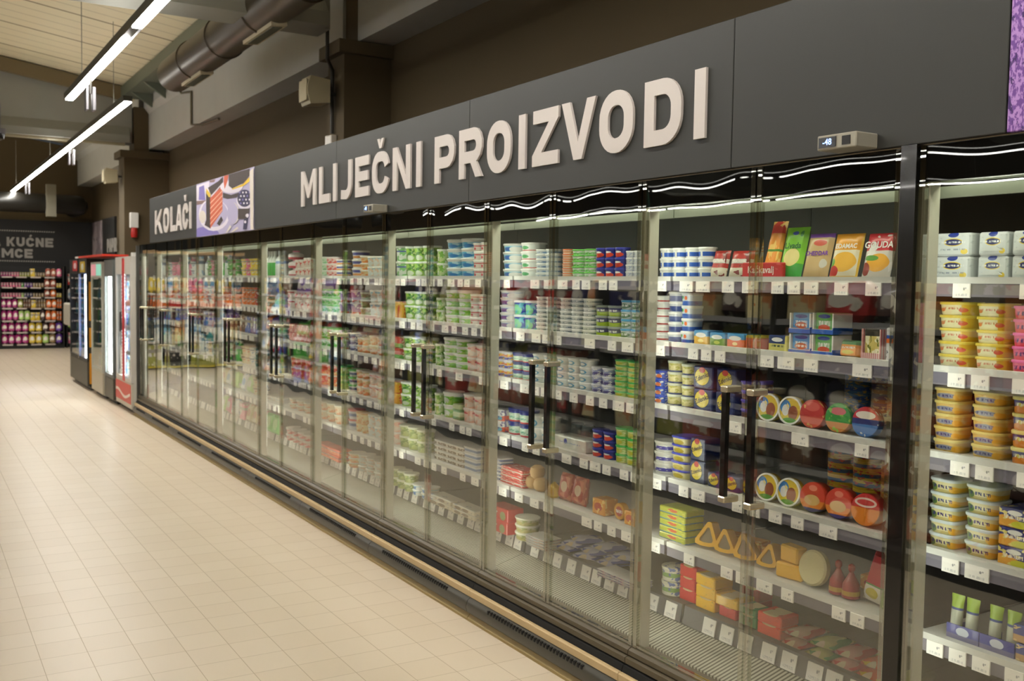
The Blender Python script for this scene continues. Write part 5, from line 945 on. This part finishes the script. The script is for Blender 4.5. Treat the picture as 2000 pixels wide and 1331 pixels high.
for k, (a, b_) in enumerate(((1.745, 1.85), (1.635, 1.742))):
    o = MB().box(2.655, 2.76, a, b_, .6465, .651).box(2.655, 2.659, a, b_, .651, .69).box(2.659, 2.76, a, a + .003, .651, .675).box(2.659, 2.76, b_ - .003, b_, .651, .675)
    tag(o.obj('display_tray', label_mat('blue_tray', (56, 62, 150), [('e', .5, .6, .2, .3, (200, 206, 220)), ('b', 0, .35, (110, 110, 150))])), 'low blue display tray, %s one, under the lime tubes' % ('left', 'right')[k], 'tray')
for k, (y, z, wd) in enumerate(((1.56, .647, 'lower'), (1.57, .70, 'upper'))):
    tag(MB().rbox(2.65, 2.76, y - .07, y + .07, z, z + .05, .004).obj('butter_carton', label_mat('goldcarton', (190, 150, 100), [('b', .45, 1.1, (60, 70, 140)), ('e', .5, .7, .2, .2, (210, 206, 196)), ('n', 3, .62, 2, (216, 190, 130))])), 'golden and blue butter carton, %s, right of tubes' % wd, 'butter')
for k, (y, x) in enumerate(((1.80, 2.80), (1.66, 2.78))):
    o = tag(MB().lathe([(.058, 0), (.066, .05), (.066, .056)], 24).obj('round_tub', label_mat('paleyellow_tub', (206, 200, 110), [('b', .3, .7, (170, 176, 80))]), None, (x, y, .375), smooth=True), 'round pale yellow tub on the bottom deck, %s one' % ('left', 'right')[k], 'tub')
    MB().lathe([(.070, 0), (.070, .008), (.064, .012), (.03, .012)], 24).obj('lid', mat('pale_yellow_lid', (214, 206, 120), .35), o, (0, 0, .056), smooth=True)
    MB().lathe([(.03, 0), (.03, .001)], 20).obj('lid_print', mat('lid_print', (120, 180, 70) if k else (190, 190, 170), .4), o, (0, 0, .0685))
# ---------------------------------------------------------------- far doors (seventh to twelfth pair): goods seen through strong reflections
PAL = {'white': W, 'pink': Pk, 'yellow': Yw, 'red': R_, 'orange': O_, 'green': G_, 'purple': P_, 'blue': B_, 'teal': (60, 140, 140), 'cream': CR, 'brown': (120, 76, 50), 'lime': LG, 'sky blue': LB, 'black': (34, 32, 30)}
GP = {}
def good(kind, cn, w, h, dp, loc, label, cat, group, rot=0):
    k_ = (kind, cn, round(w, 2), round(h, 2), dp)
    if k_ not in GP:
        c = PAL[cn]; c2 = {'white': (120, 170, 210), 'cream': (220, 140, 80)}.get(cn, (222, 214, 200))
        m = label_mat('goods_%s_%s' % (kind, cn.replace(' ', '_')), c, [('n', 2.4, .56, 2, c2), ('b', .62, .78, tuple(int(v * .7) for v in c2)) if kind != 'bag' else ('e', .5, .55, .3, .2, c2)])
        if kind == 'bottle': mb = MB().lathe([(w * .42, 0), (w * .45, .01), (w * .45, h * .6), (w * .2, h * .85), (w * .18, h * .88), (w * .2, h * .9), (w * .2, h)], 12)
        elif kind == 'can': mb = MB().lathe([(w * .42, 0), (w * .45, .006), (w * .45, h - .006), (w * .42, h)], 12)
        elif kind == 'tub': mb = MB().lathe([(w * .36, 0), (w * .43, h * .85), (w * .47, h * .86), (w * .47, h)], 14)
        elif kind == 'bag':
            mb = MB().rbox(-dp / 2, dp / 2, -w * .46, w * .46, 0, h, min(w, h, dp) * .25)
            mb.v = [(x * (1 - .65 * max(0, (z / h - .6) / .4)), y, z) for x, y, z in mb.v]
        else: mb = MB().rbox(-dp / 2, dp / 2, -w * .48, w * .48, 0, h, .005)
        nm = {'bottle': 'drink_bottle', 'can': 'food_can', 'tub': 'food_tub', 'bag': 'food_bag', 'box': 'food_carton', 'crate': 'plastic_crate'}[kind]
        o = mb.obj(nm, m, None, loc, smooth=kind not in ('box', 'crate'), rot=(0, 0, rot)); GP[k_] = o
    else:
        o = GP[k_].copy(); COL.objects.link(o); o.location = loc; o.rotation_euler = (0, 0, rot)
    tag(o, label, cat, group); return o
KN = {'bottle': ('bottle', 'drink'), 'can': ('can', 'can'), 'tub': ('tub', 'tub'), 'bag': ('bag', 'bag'), 'box': ('carton', 'box'), 'crate': ('crate', 'crate')}
rf = random.Random(11)
rowsf = {1: ['bottle', 'tub'], 2: ['tub', 'box'], 3: ['box', 'tub'], 4: ['tub', 'bottle'], 5: ['tub', 'bag'], 6: ['bag', 'box']}
colf = {1: ['white', 'green', 'white', 'pink', 'yellow'], 2: ['orange', 'red', 'white', 'orange'], 3: ['brown', 'purple', 'blue', 'red'], 4: ['white', 'green', 'teal', 'cream'], 5: ['white', 'lime', 'cream'], 6: ['white', 'lime', 'cream', 'pink']}
dd = 1
for (ya, yb) in ((8.64, 9.36), (9.44, 10.06), (10.12, 10.70), (10.80, 11.4), (11.45, 11.96), (12.05, 12.48), (12.53, 12.85)):
    dd += 1
    for L in range(1, 7 if dd < 4 else 5):
        y = yb; kd = rf.choice(rowsf[L]); n = 0
        while y - .12 > ya:
            cn = rf.choice(colf[L]); w_ = {'bottle': .11, 'tub': .13, 'box': .16, 'bag': .18}[kd]
            if y - w_ < ya: break
            n += 1; hh = {'bottle': .21, 'tub': .08, 'box': .15, 'bag': .16}[kd]
            if L > 1: hh = min(hh, .19)
            for s_ in range(2 if kd == 'tub' else 1):
                good(kd, cn, w_, hh, .11, (2.73, y - w_ / 2, SH[L] + s_ * hh + .0003), '%s %s%s, %s from left, %s shelf, %s door left of pillar' % (cn, KN[kd][0], (' on another' if s_ else ''), ORD[n], LEVN[L], ORD[10 + dd]), KN[kd][1], '%s %ss in the far fridges' % (cn, KN[kd][0]))
            y -= w_ + .005
            if rf.random() < .3: kd = rf.choice(rowsf[L])
# ---------------------------------------------------------------- drink coolers at the end of the row
def cooler(name_words, ya, yb, x0, top, frame, base_c, builder, base_h=.32):
    o = empty('drinks_cooler', (x0, ya, 0), name_words, 'cooler'); Wd = yb - ya - .01; Dp = .62
    fr = mat('cooler_%d_%d_%d' % frame, frame, .4)
    MB().box(.03, Dp, 0, .03, .05, top).box(.03, Dp, Wd - .03, Wd, .05, top).box(Dp - .03, Dp, .03, Wd - .03, .05, top).box(.03, Dp, .03, Wd - .03, top - .05, top).box(.03, Dp, .03, Wd - .03, .05, base_h).obj('cabinet_body', fr, o)
    MB().box(.06, Dp, .04, Wd - .04, 0, .05).obj('feet_plinth', M_blackm, o)
    MB().rbox(0, .03, 0, Wd, .06, base_h, .006).obj('base_panel', mat('cooler_base_%d_%d_%d' % base_c, base_c, .45), o)
    d = MB().box(0, .03, 0, .045, base_h + .004, top).box(0, .03, Wd - .045, Wd, base_h + .004, top).box(0, .03, .045, Wd - .045, base_h + .004, base_h + .05).box(0, .03, .045, Wd - .045, top - .22, top).obj('door', fr, o)
    MB().box(.010, .016, .045, Wd - .045, base_h + .05, top - .22).obj('glass_pane', M_glass, d)
    for k in range(4):
        MB().box(.06, Dp - .05, .035, Wd - .035, base_h + .04 + k * .32, base_h + .052 + k * .32).obj('wire_shelf', M_shelf, o)
    builder(o, d, Wd, Dp, top, base_h); return o
def fill(ya, yb, x0, base_h, cols, words):
    n = 0
    for k in range(4):
        y = yb - .09; i = 0
        while y > ya + .09:
            i += 1; cn = cols[(k + i) % len(cols)]
            good('bottle', cn, .085, .25, .1, (x0 + .12, y, base_h + .0525 + k * .32), '%s bottle, %s from left, %s cooler shelf, %s' % (cn, ORD[i], ('lowest', 'lower middle', 'upper middle', 'highest')[k], words), 'drink', '%s bottles in %s' % (cn, words)); y -= .1
def b_red(o, d, Wd, Dp, top, bh):
    MB().box(-.006, .0, Wd * .40, Wd * .53, bh, top - .02).obj('red_stripe', mat('cooler_red', (196, 30, 34), .4), d)
    MB().box(-.03, -.006, Wd * .56, Wd * .58, 1.0, 1.25).obj('handle', M_dgrey, d)
    L = MB()
    for k in range(62): 
        z = .40 + k * .022
        if 1.02 < z < 1.16: continue
        for j in range(2): L.box(.035, .045, Wd * .62 + j * .09 + (.02 if k % 2 else 0), Wd * .62 + j * .09 + .05 + (.02 if k % 2 else 0), z, z + .009)
    L.obj('led_dots', mat('led_white', (250, 250, 255), .5, emit=7), o)
    MB().box(Dp - .036, Dp - .031, .03, Wd - .03, bh, top - .05).obj('lit_back', mat('cooler_back_blue', (120, 160, 225), .5, emit=.55), o)
    p = MB().rbox(-.008, 0, .02, Wd - .02, .12, bh - .02, .003).obj('red_panel', mat('cooler_red_pale', (206, 76, 66), .45), o)
    q = MB(); n = 16; a, b_ = .03, Wd - .03
    for i in range(n):
        def zz(t): return .20 + .035 * math.sin(2 * math.pi * t + 2.4)
        y0, y1 = a + (b_ - a) * i / n, a + (b_ - a) * (i + 1) / n; z0, z1 = zz(i / n), zz((i + 1) / n)
        q.add([(-.0095, y0, z0), (-.0095, y1, z1), (-.0095, y1, z1 + .035), (-.0095, y0, z0 + .035)], [(0, 1, 2, 3)])
    q.obj('white_wave', mat('wave_white', (230, 214, 204), .5), p)
def tube_light(o, y, z0, z1, c=(255, 255, 255), e=16, wd=.05):
    MB().rbox(.040, .060, y - wd / 2, y + wd / 2, z0, z1, .004).obj('tube_lamp', mat('cooler_tube', (246, 250, 255), .5, emit=e), o)
def b_dark(o, d, Wd, Dp, top, bh):
    tube_light(o, Wd - .15, bh + .06, top - .10, e=12, wd=.16); MB().box(Dp - .036, Dp - .031, .03, Wd - .03, bh, top - .05).obj('lit_back', mat('cooler_back_pale', (150, 196, 214), .5, emit=.5), o)
def b_white(o, d, Wd, Dp, top, bh):
    MB().box(-.004, 0, .05, Wd * .5 - .02, top - .19, top - .03).obj('teal_logo', mat('logo_teal', (120, 180, 160), .5, emit=.4), d)
    MB().box(-.004, 0, Wd * .5 + .02, Wd - .05, top - .19, top - .03).obj('pink_logo', mat('logo_pink', (190, 130, 136), .5, emit=.3), d)
    MB().box(Dp - .036, Dp - .031, .03, Wd - .03, bh, top - .05).obj('lit_back', mat('cooler_back_green', (80, 150, 130), .5, emit=.35), o)
def b_black(o, d, Wd, Dp, top, bh):
    MB().box(-.004, 0, .16, .62, top - .20, top - .04).obj('yellow_logo', label_mat('logo_yellow', (222, 190, 40), [('e', .5, .5, .3, .32, (230, 230, 210))]), d)
    MB().box(-.004, 0, .92, 1.40, top - .18, top - .02).obj('red_logo', label_mat('logo_red', (200, 30, 40), [('e', .5, .5, .3, .3, (232, 200, 206))]), d)
    tube_light(o, .40, bh + .02, top - .23, e=16, wd=.2); MB().box(.075, .08, .05, .80, bh + .02, top - .22).obj('blue_glow_panel', mat('glow_blue', (60, 120, 235), .5, emit=1.2), o)
    MB().box(-.004, .03, .80, .86, bh, top).obj('door_split', M_black, d)
    MB().box(.03, .60, -.004, 0, .1, 1.62).obj('side_poster', label_mat('poster_orange', (226, 156, 30), [('b', .55, .62, (60, 50, 40)), ('b', .30, .36, (60, 50, 40))]), o)
    MB().box(-.03, .5, -1.0, Wd * .75, top + .005, top + .035).obj('top_board', label_mat('board_red', (214, 60, 40), [('v', .92, 1.1, W)]), o) if False else None
cooler('white cooler with red stripe, dotted LEDs and red base', 12.95, 14.0, 2.36, 1.95, (196, 192, 184), (196, 190, 176), b_red, .38)
cooler('narrow dark cooler with one bright vertical lamp', 14.03, 14.68, 2.33, 1.92, (90, 94, 92), (74, 70, 60), b_dark, .34)
cooler('white cooler with pink and teal logos', 14.75, 15.70, 2.31, 1.90, (176, 176, 164), (180, 172, 152), b_white, .36)
cooler('black cooler with red and yellow logos and blue glow', 15.95, 17.75, 2.29, 1.96, (28, 28, 28), (70, 66, 58), b_black, .42)
fill(12.95, 14.0, 2.36, .38, ['sky blue', 'white', 'blue'], 'striped cooler'); fill(14.75, 15.70, 2.31, .36, ['green', 'teal', 'blue'], 'white cooler'); fill(16.85, 17.75, 2.29, .42, ['teal', 'sky blue'], 'black cooler')
tag(MB().box(2.26, 2.60, 14.4, 16.9, 1.972, 2.0).obj('topper_board', label_mat('board_red', (214, 60, 40), [('v', .86, 1.1, W)])), 'red and white board lying across the cooler tops', 'board')
o = empty('leaflet_dispenser', (2.34, 18.2, 0), 'pale free-standing dispenser beside the black cooler', 'dispenser')
MB().rbox(0, .4, 0, .75, .86, 1.24, .02).obj('dispenser_box', mat('dispenser_grey', (176, 172, 160), .5), o); MB().box(.15, .35, .05, .7, 0, .86).obj('stand', mat('dispenser_stand', (170, 162, 140), .5), o); MB().box(.13, .149, .1, .5, .2, .85).obj('poster', label_mat('poster_yellow', (226, 176, 30), [('b', .75, 1.1, (190, 150, 140)), ('b', .6, .75, (90, 70, 120))]), o)
# ---------------------------------------------------------------- back wall: pet food shelving and sign
tag(MB().box(-1.4, 3.93, 26.38, 26.49, 1.92, 3.02).obj('sign_board', mat('board_black', (15, 14, 13), .6)), 'black board behind the ZA KUĆNE LJUBIMCE lettering on the back wall', 'sign panel')
o = empty('sign_lettering', (2.1, 26.38, 2.4), 'grey lettering ZA KUĆNE LJUBIMCE on the back wall board', 'sign lettering')
M_gl = mat('letter_grey', (150, 146, 140), .6)
def row_letters(txt, xr, cap, z, s, adv):
    x = xr
    for ch in reversed(txt):
        w_ = {'I': .42, 'M': 1.15}.get(ch, .82) * cap
        if ch == ' ': x -= cap * .45; continue
        x -= w_
        glyph_mesh(ch, w_ / cap, s, lambda u, v, d: (x + u * cap - 2.1, -d, z + v * cap - 2.4), .012, M_gl).obj('letter', M_gl, o); x -= adv
row_letters('ZA KUĆNE', 3.05, .215, 2.39, .26, .03); row_letters('LJUBIMCE', 2.60, .215, 2.12, .26, .03)
for z in (2.74, 2.03):
    q = MB()
    for k in range(60): q.add([(3.04 - k * .05 - 2.1, -.004, z - 2.4), (3.07 - k * .05 - 2.1, -.004, z - 2.4), (3.085 - k * .05 - 2.1, -.004, z + .03 - 2.4), (3.055 - k * .05 - 2.1, -.004, z + .03 - 2.4)], [(0, 1, 2, 3)])
    q.obj('dashed_rule', M_gl, o)
BZ = [1.678, 1.434, 1.203, .947, .654, .385, .104]
for (xa, xb, lb) in ((.50, 1.83, 'black pet food shelving, left bay at photo edge'), (1.84, 3.22, 'black pet food shelving under the back wall sign')):
    o = empty('shelving_unit', (xa, 26.3, 0), lb, 'shelves', 'black shelving along the back wall')
    MB().box(0, xb - xa, .02, .06, 0, 1.92).box(0, .03, -.4, .02, 0, 1.9).box(xb - xa - .03, xb - xa, -.4, .02, 0, 1.9).obj('frame', mat('shelf_black', (22, 21, 20), .5), o)
    MB().box(.03, xb - xa - .03, -.4, .02, 0, .09).obj('plinth', MATS['shelf_black'], o)
    for z in BZ:
        MB().box(.03, xb - xa - .03, -.4, .02, z - .025, z).obj('shelf', MATS['shelf_black'], o)
        q = MB(); x = .06
        while x < xb - xa - .3: q.box(x, x + .22, -.408, -.401, z - .03, z + .004); x += .30
        q.obj('price_labels', mat('label_cream', (196, 184, 176), .6), o)
magenta = (176, 36, 120)
PAL['magenta'] = magenta; PAL['tan'] = (156, 128, 80); PAL['dark brown'] = (70, 44, 40); PAL['rust'] = (170, 84, 60); PAL['olive'] = (160, 160, 70); PAL['navy'] = (56, 56, 110); PAL['violet'] = (100, 50, 160)
rowsb = [['can magenta 4', 'can pink 3', 'can olive 4', 'box yellow 1', 'can tan 4', 'bag rust 2', 'bag pink 1'],
         ['can pink 7', 'can green 1', 'can purple 3', 'can tan 4', 'bag rust 2', 'can yellow 2'],
         ['can pink 7', 'can lime 1', 'can navy 3', 'can tan 4', 'bag rust 1', 'bag orange 1', 'can yellow 2'],
         ['bag magenta 3', 'bag olive 1', 'can brown 3', 'box yellow 1', 'can tan 4', 'bag orange 2', 'can orange 2'],
         ['bag magenta 3', 'bag lime 2', 'box yellow 2', 'bag dark_brown 1', 'bag orange 2', 'can orange 2'],
         ['bag magenta 3', 'bag magenta 1', 'bag yellow 2', 'bag dark_brown 1', 'bag rust 1', 'bag violet 1'],
         ['bag magenta 3', 'bag magenta 1', 'bag yellow 2', 'bag lime 1', 'bag tan 1', 'bag violet 1']]
for r, (z, row) in enumerate(zip(BZ, rowsb)):
    items = []
    for s_ in row:
        k_, c_, n_ = s_.split(); items += [(k_, c_.replace('_', ' '))] * int(n_)
    ws = [{'can': .09, 'bag': .19, 'box': .16}[k_] for k_, c_ in items]; sc_ = 1.30 / sum(ws); x = 1.88; cc = {}
    for (k_, c_), w_ in zip(items, ws):
        w_ *= sc_; xc = x + w_ / 2
        if xc < 2.03 < xc + w_ / 2 + .03: xc -= w_ / 2 + .04 - (2.03 - xc) if False else 0
        x += w_
        hmax = (BZ[r - 1] - z - .045) if r else .20
        hh = min(hmax, {'can': .11, 'bag': .24, 'box': .19}[k_]); cc[k_, c_] = cc.get((k_, c_), 0) + 1
        for t in range(2 if (k_ == 'can' and hh * 2 < hmax + .02) else 1):
            hq = min(hh, hmax / 2) if k_ == 'can' else hh
            good(k_, c_, w_ * .94, hq, .16, (xc, 26.0, z + t * hq + .0005), '%s pet food %s%s, %s of its colour, %s back wall shelf' % (c_, KN[k_][0], ' on another' if t else '', ORD[cc[k_, c_]], ('top', 'second', 'third', 'fourth', 'fifth', 'sixth', 'lowest')[r]), 'pet food', '%s pet food %ss' % (c_, KN[k_][0]), rot=math.pi / 2)
# side wall board and picture beyond the far column
o = tag(MB().box(3.90, 3.948, 23.2, 26.36, 1.95, 3.02).obj('sign_board', MATS['board_black']), 'black board with PAPIR lettering on the far side wall', 'sign panel')
tag(MB().box(3.885, 3.899, 24.75, 26.1, 1.98, 3.0).obj('picture_panel', label_mat('grey_photo', (130, 118, 122), [('n', 2, .5, 2, (176, 164, 168)), ('n', 3, .6, 5, (70, 62, 66))])), 'grey-violet photo print on the far side wall board', 'picture')
ox = empty('sign_lettering', (3.9, 24.1, 2.2), 'grey PAPIR lettering on the side wall board', 'sign lettering'); y = 24.08
for ch, w_ in zip('PAPIR', (.8, .9, .8, .35, .8)):
    glyph_mesh(ch, w_, .24, lambda u, v, d: (-d, y - u * .27 - 24.1, v * .3 + .05), .012, M_gl).obj('letter', M_gl, ox); y -= w_ * .27 + .05
o = empty('shelving_unit', (3.28, 26.0, 0), 'small shelving bay between the back wall and coolers', 'shelves'); MB().box(0, .62, .3, .34, 0, 1.95).box(0, .02, 0, .3, 0, 1.95).box(.6, .62, 0, .3, 0, 1.95).obj('frame', MATS['shelf_black'], o)
for z in (.1, .45, .8, 1.15, 1.5): MB().box(.02, .6, 0, .3, z - .02, z).obj('shelf', MATS['shelf_black'], o)
for r, z in enumerate((.1, .45, .8, 1.15, 1.5)):
    for k in range(3): good('bag' if r % 2 else 'box', ('pink', 'lime', 'purple', 'white', 'red')[(r + k) % 5], .16, .26, .16, (3.40 + k * .18, 26.12, z + .001), '%s packet, %s across, %s shelf of small far bay' % (('pink', 'lime', 'purple', 'white', 'red')[(r + k) % 5], ORD[k + 1], ('lowest', 'second', 'third', 'fourth', 'top')[r]), 'packet', 'packets in the small far bay', rot=math.pi / 2)
# ---------------------------------------------------------------- aisle opposite the fridges, seen only mirrored in the glass
GZ = [.12, .48, .82, 1.14, 1.46]
M_gd = mat('gondola_grey', (58, 56, 54), .5)
for k in range(8):
    ya = 1.0 + k * 2.0
    o = empty('shelving_unit', (-.75, ya, 0), 'dark aisle shelving bay opposite the fridges, %s from the camera, seen mirrored' % ORD[k + 1], 'shelves', 'aisle shelving opposite the fridges')
    MB().box(0, .04, .005, 1.995, 0, 1.8).box(.04, .55, .005, .025, 0, 1.7).box(.04, .55, 1.975, 1.995, 0, 1.7).box(.04, .55, .025, 1.975, 0, .1).obj('frame', M_gd, o)
    for z in GZ: MB().box(.04, .52, .025, 1.975, z - .02, z).obj('shelf', M_gd, o); MB().box(.521, .53, .025, 1.975, z - .03, z + .01).obj('price_rail', mat('rail_pale', (170, 168, 170), .5), o)
rg = random.Random(21)
for k in range(8):
    for r, z in enumerate(GZ):
        for j in range(6):
            c_ = rg.choice(['red', 'brown', 'white', 'orange', 'purple', 'blue', 'yellow', 'cream', 'green'] if k > 5 else ['brown', 'rust', 'dark brown', 'olive', 'red', 'cream', 'navy'])
            kd = rg.choice(['box', 'bag'])
            good(kd, c_, .29, .27, .2, (-.38, 1.19 + k * 2.0 + j * .32, z + .001), '%s %s, %s along, %s shelf, %s bay opposite the fridges' % (c_, KN[kd][0], ORD[j + 1], ('lowest', 'second', 'third', 'fourth', 'top')[r], ORD[k + 1]), KN[kd][1], 'goods on the shelving opposite the fridges', rot=math.pi)
# end-of-aisle promotion stand
o = empty('promotion_stand', (-.7, 19.2, 0), 'promotion stand with crates and orange banner rows, seen mirrored at far doors', 'shelves')
MB().box(0, 2.03, .5, .54, 0, 2.2).box(0, .04, 0, .5, 0, 2.2).box(1.99, 2.03, 0, .5, 0, 2.2).obj('frame', mat('stand_grey', (110, 100, 90), .6), o)
MB().box(.04, 1.99, -.02, .0, 2.14, 2.2).obj('wooden_rail', mat('stand_wood', (196, 160, 116), .6), o)
for z, c_ in ((1.41, (214, 206, 200)), (1.165, (226, 206, 190)), (.955, (60, 80, 170)), (.52, (214, 200, 60)), (.06, (210, 190, 50))): MB().box(.04, 1.99, 0, .5, z - .03, z).obj('shelf', mat('stand_shelf_%d' % c_[0], c_, .5), o)
rows_p = [(1.41, .30, 8, 'bag', ['white', 'yellow', 'white', 'pink', 'cream']), (1.165, .21, 7, 'box', ['orange', 'red', 'orange']), (.955, .17, 8, 'tub', ['purple', 'sky blue', 'brown', 'red']), (.52, .40, 7, 'box', ['cream', 'white', 'teal', 'white']), (.06, .40, 4, 'crate', ['black', 'olive'])]
for r, (z, h_, n_, kd, cs) in enumerate(rows_p):
    w_ = 1.93 / n_
    for j in range(n_):
        c_ = cs[j % len(cs)]; good(kd, c_, w_ * .95, h_, .3, (-.64 + w_ * (j + .5), 19.42, z + .001), '%s %s, %s across, %s row of the promotion stand' % (c_, KN[kd][0], ORD[j + 1], ('top', 'second', 'third', 'fourth', 'lowest')[r]), KN[kd][1], 'goods on the promotion stand', rot=math.pi / 2)
# more shelving further across the shop, low detail
for k, x in enumerate((-3.6, -6.4, -9.2, -12.0)):
    o = empty('shelving_unit', (x, 1.0, 0), 'long dark shelving run across the shop, %s aisle away, seen mirrored' % ORD[k + 1], 'shelves')
    MB().box(-.03, .03, 0, 16, 0, 1.9).box(-.5, .5, 0, 16, 0, .12).obj('frame', M_gd, o)
    for z in (.5, .85, 1.2, 1.55): MB().box(.03, .48, 0, 16, z - .02, z).obj('shelf', M_gd, o)

o = empty('hanging_banner', (-5.0, 12.7, 2.3), 'green hanging banner high over the shop, seen mirrored above the third door', 'banner')
MB().box(-.16, .16, -.01, .01, 0, .95).obj('cloth', mat('banner_green', (30, 96, 66), .7), o, rot=(0, 0, -.7)); MB().tube([(0, 0, .95), (0, 0, 3.3)], .006, 5).obj('hanger', mat('cable_grey', (120, 118, 108)), o)
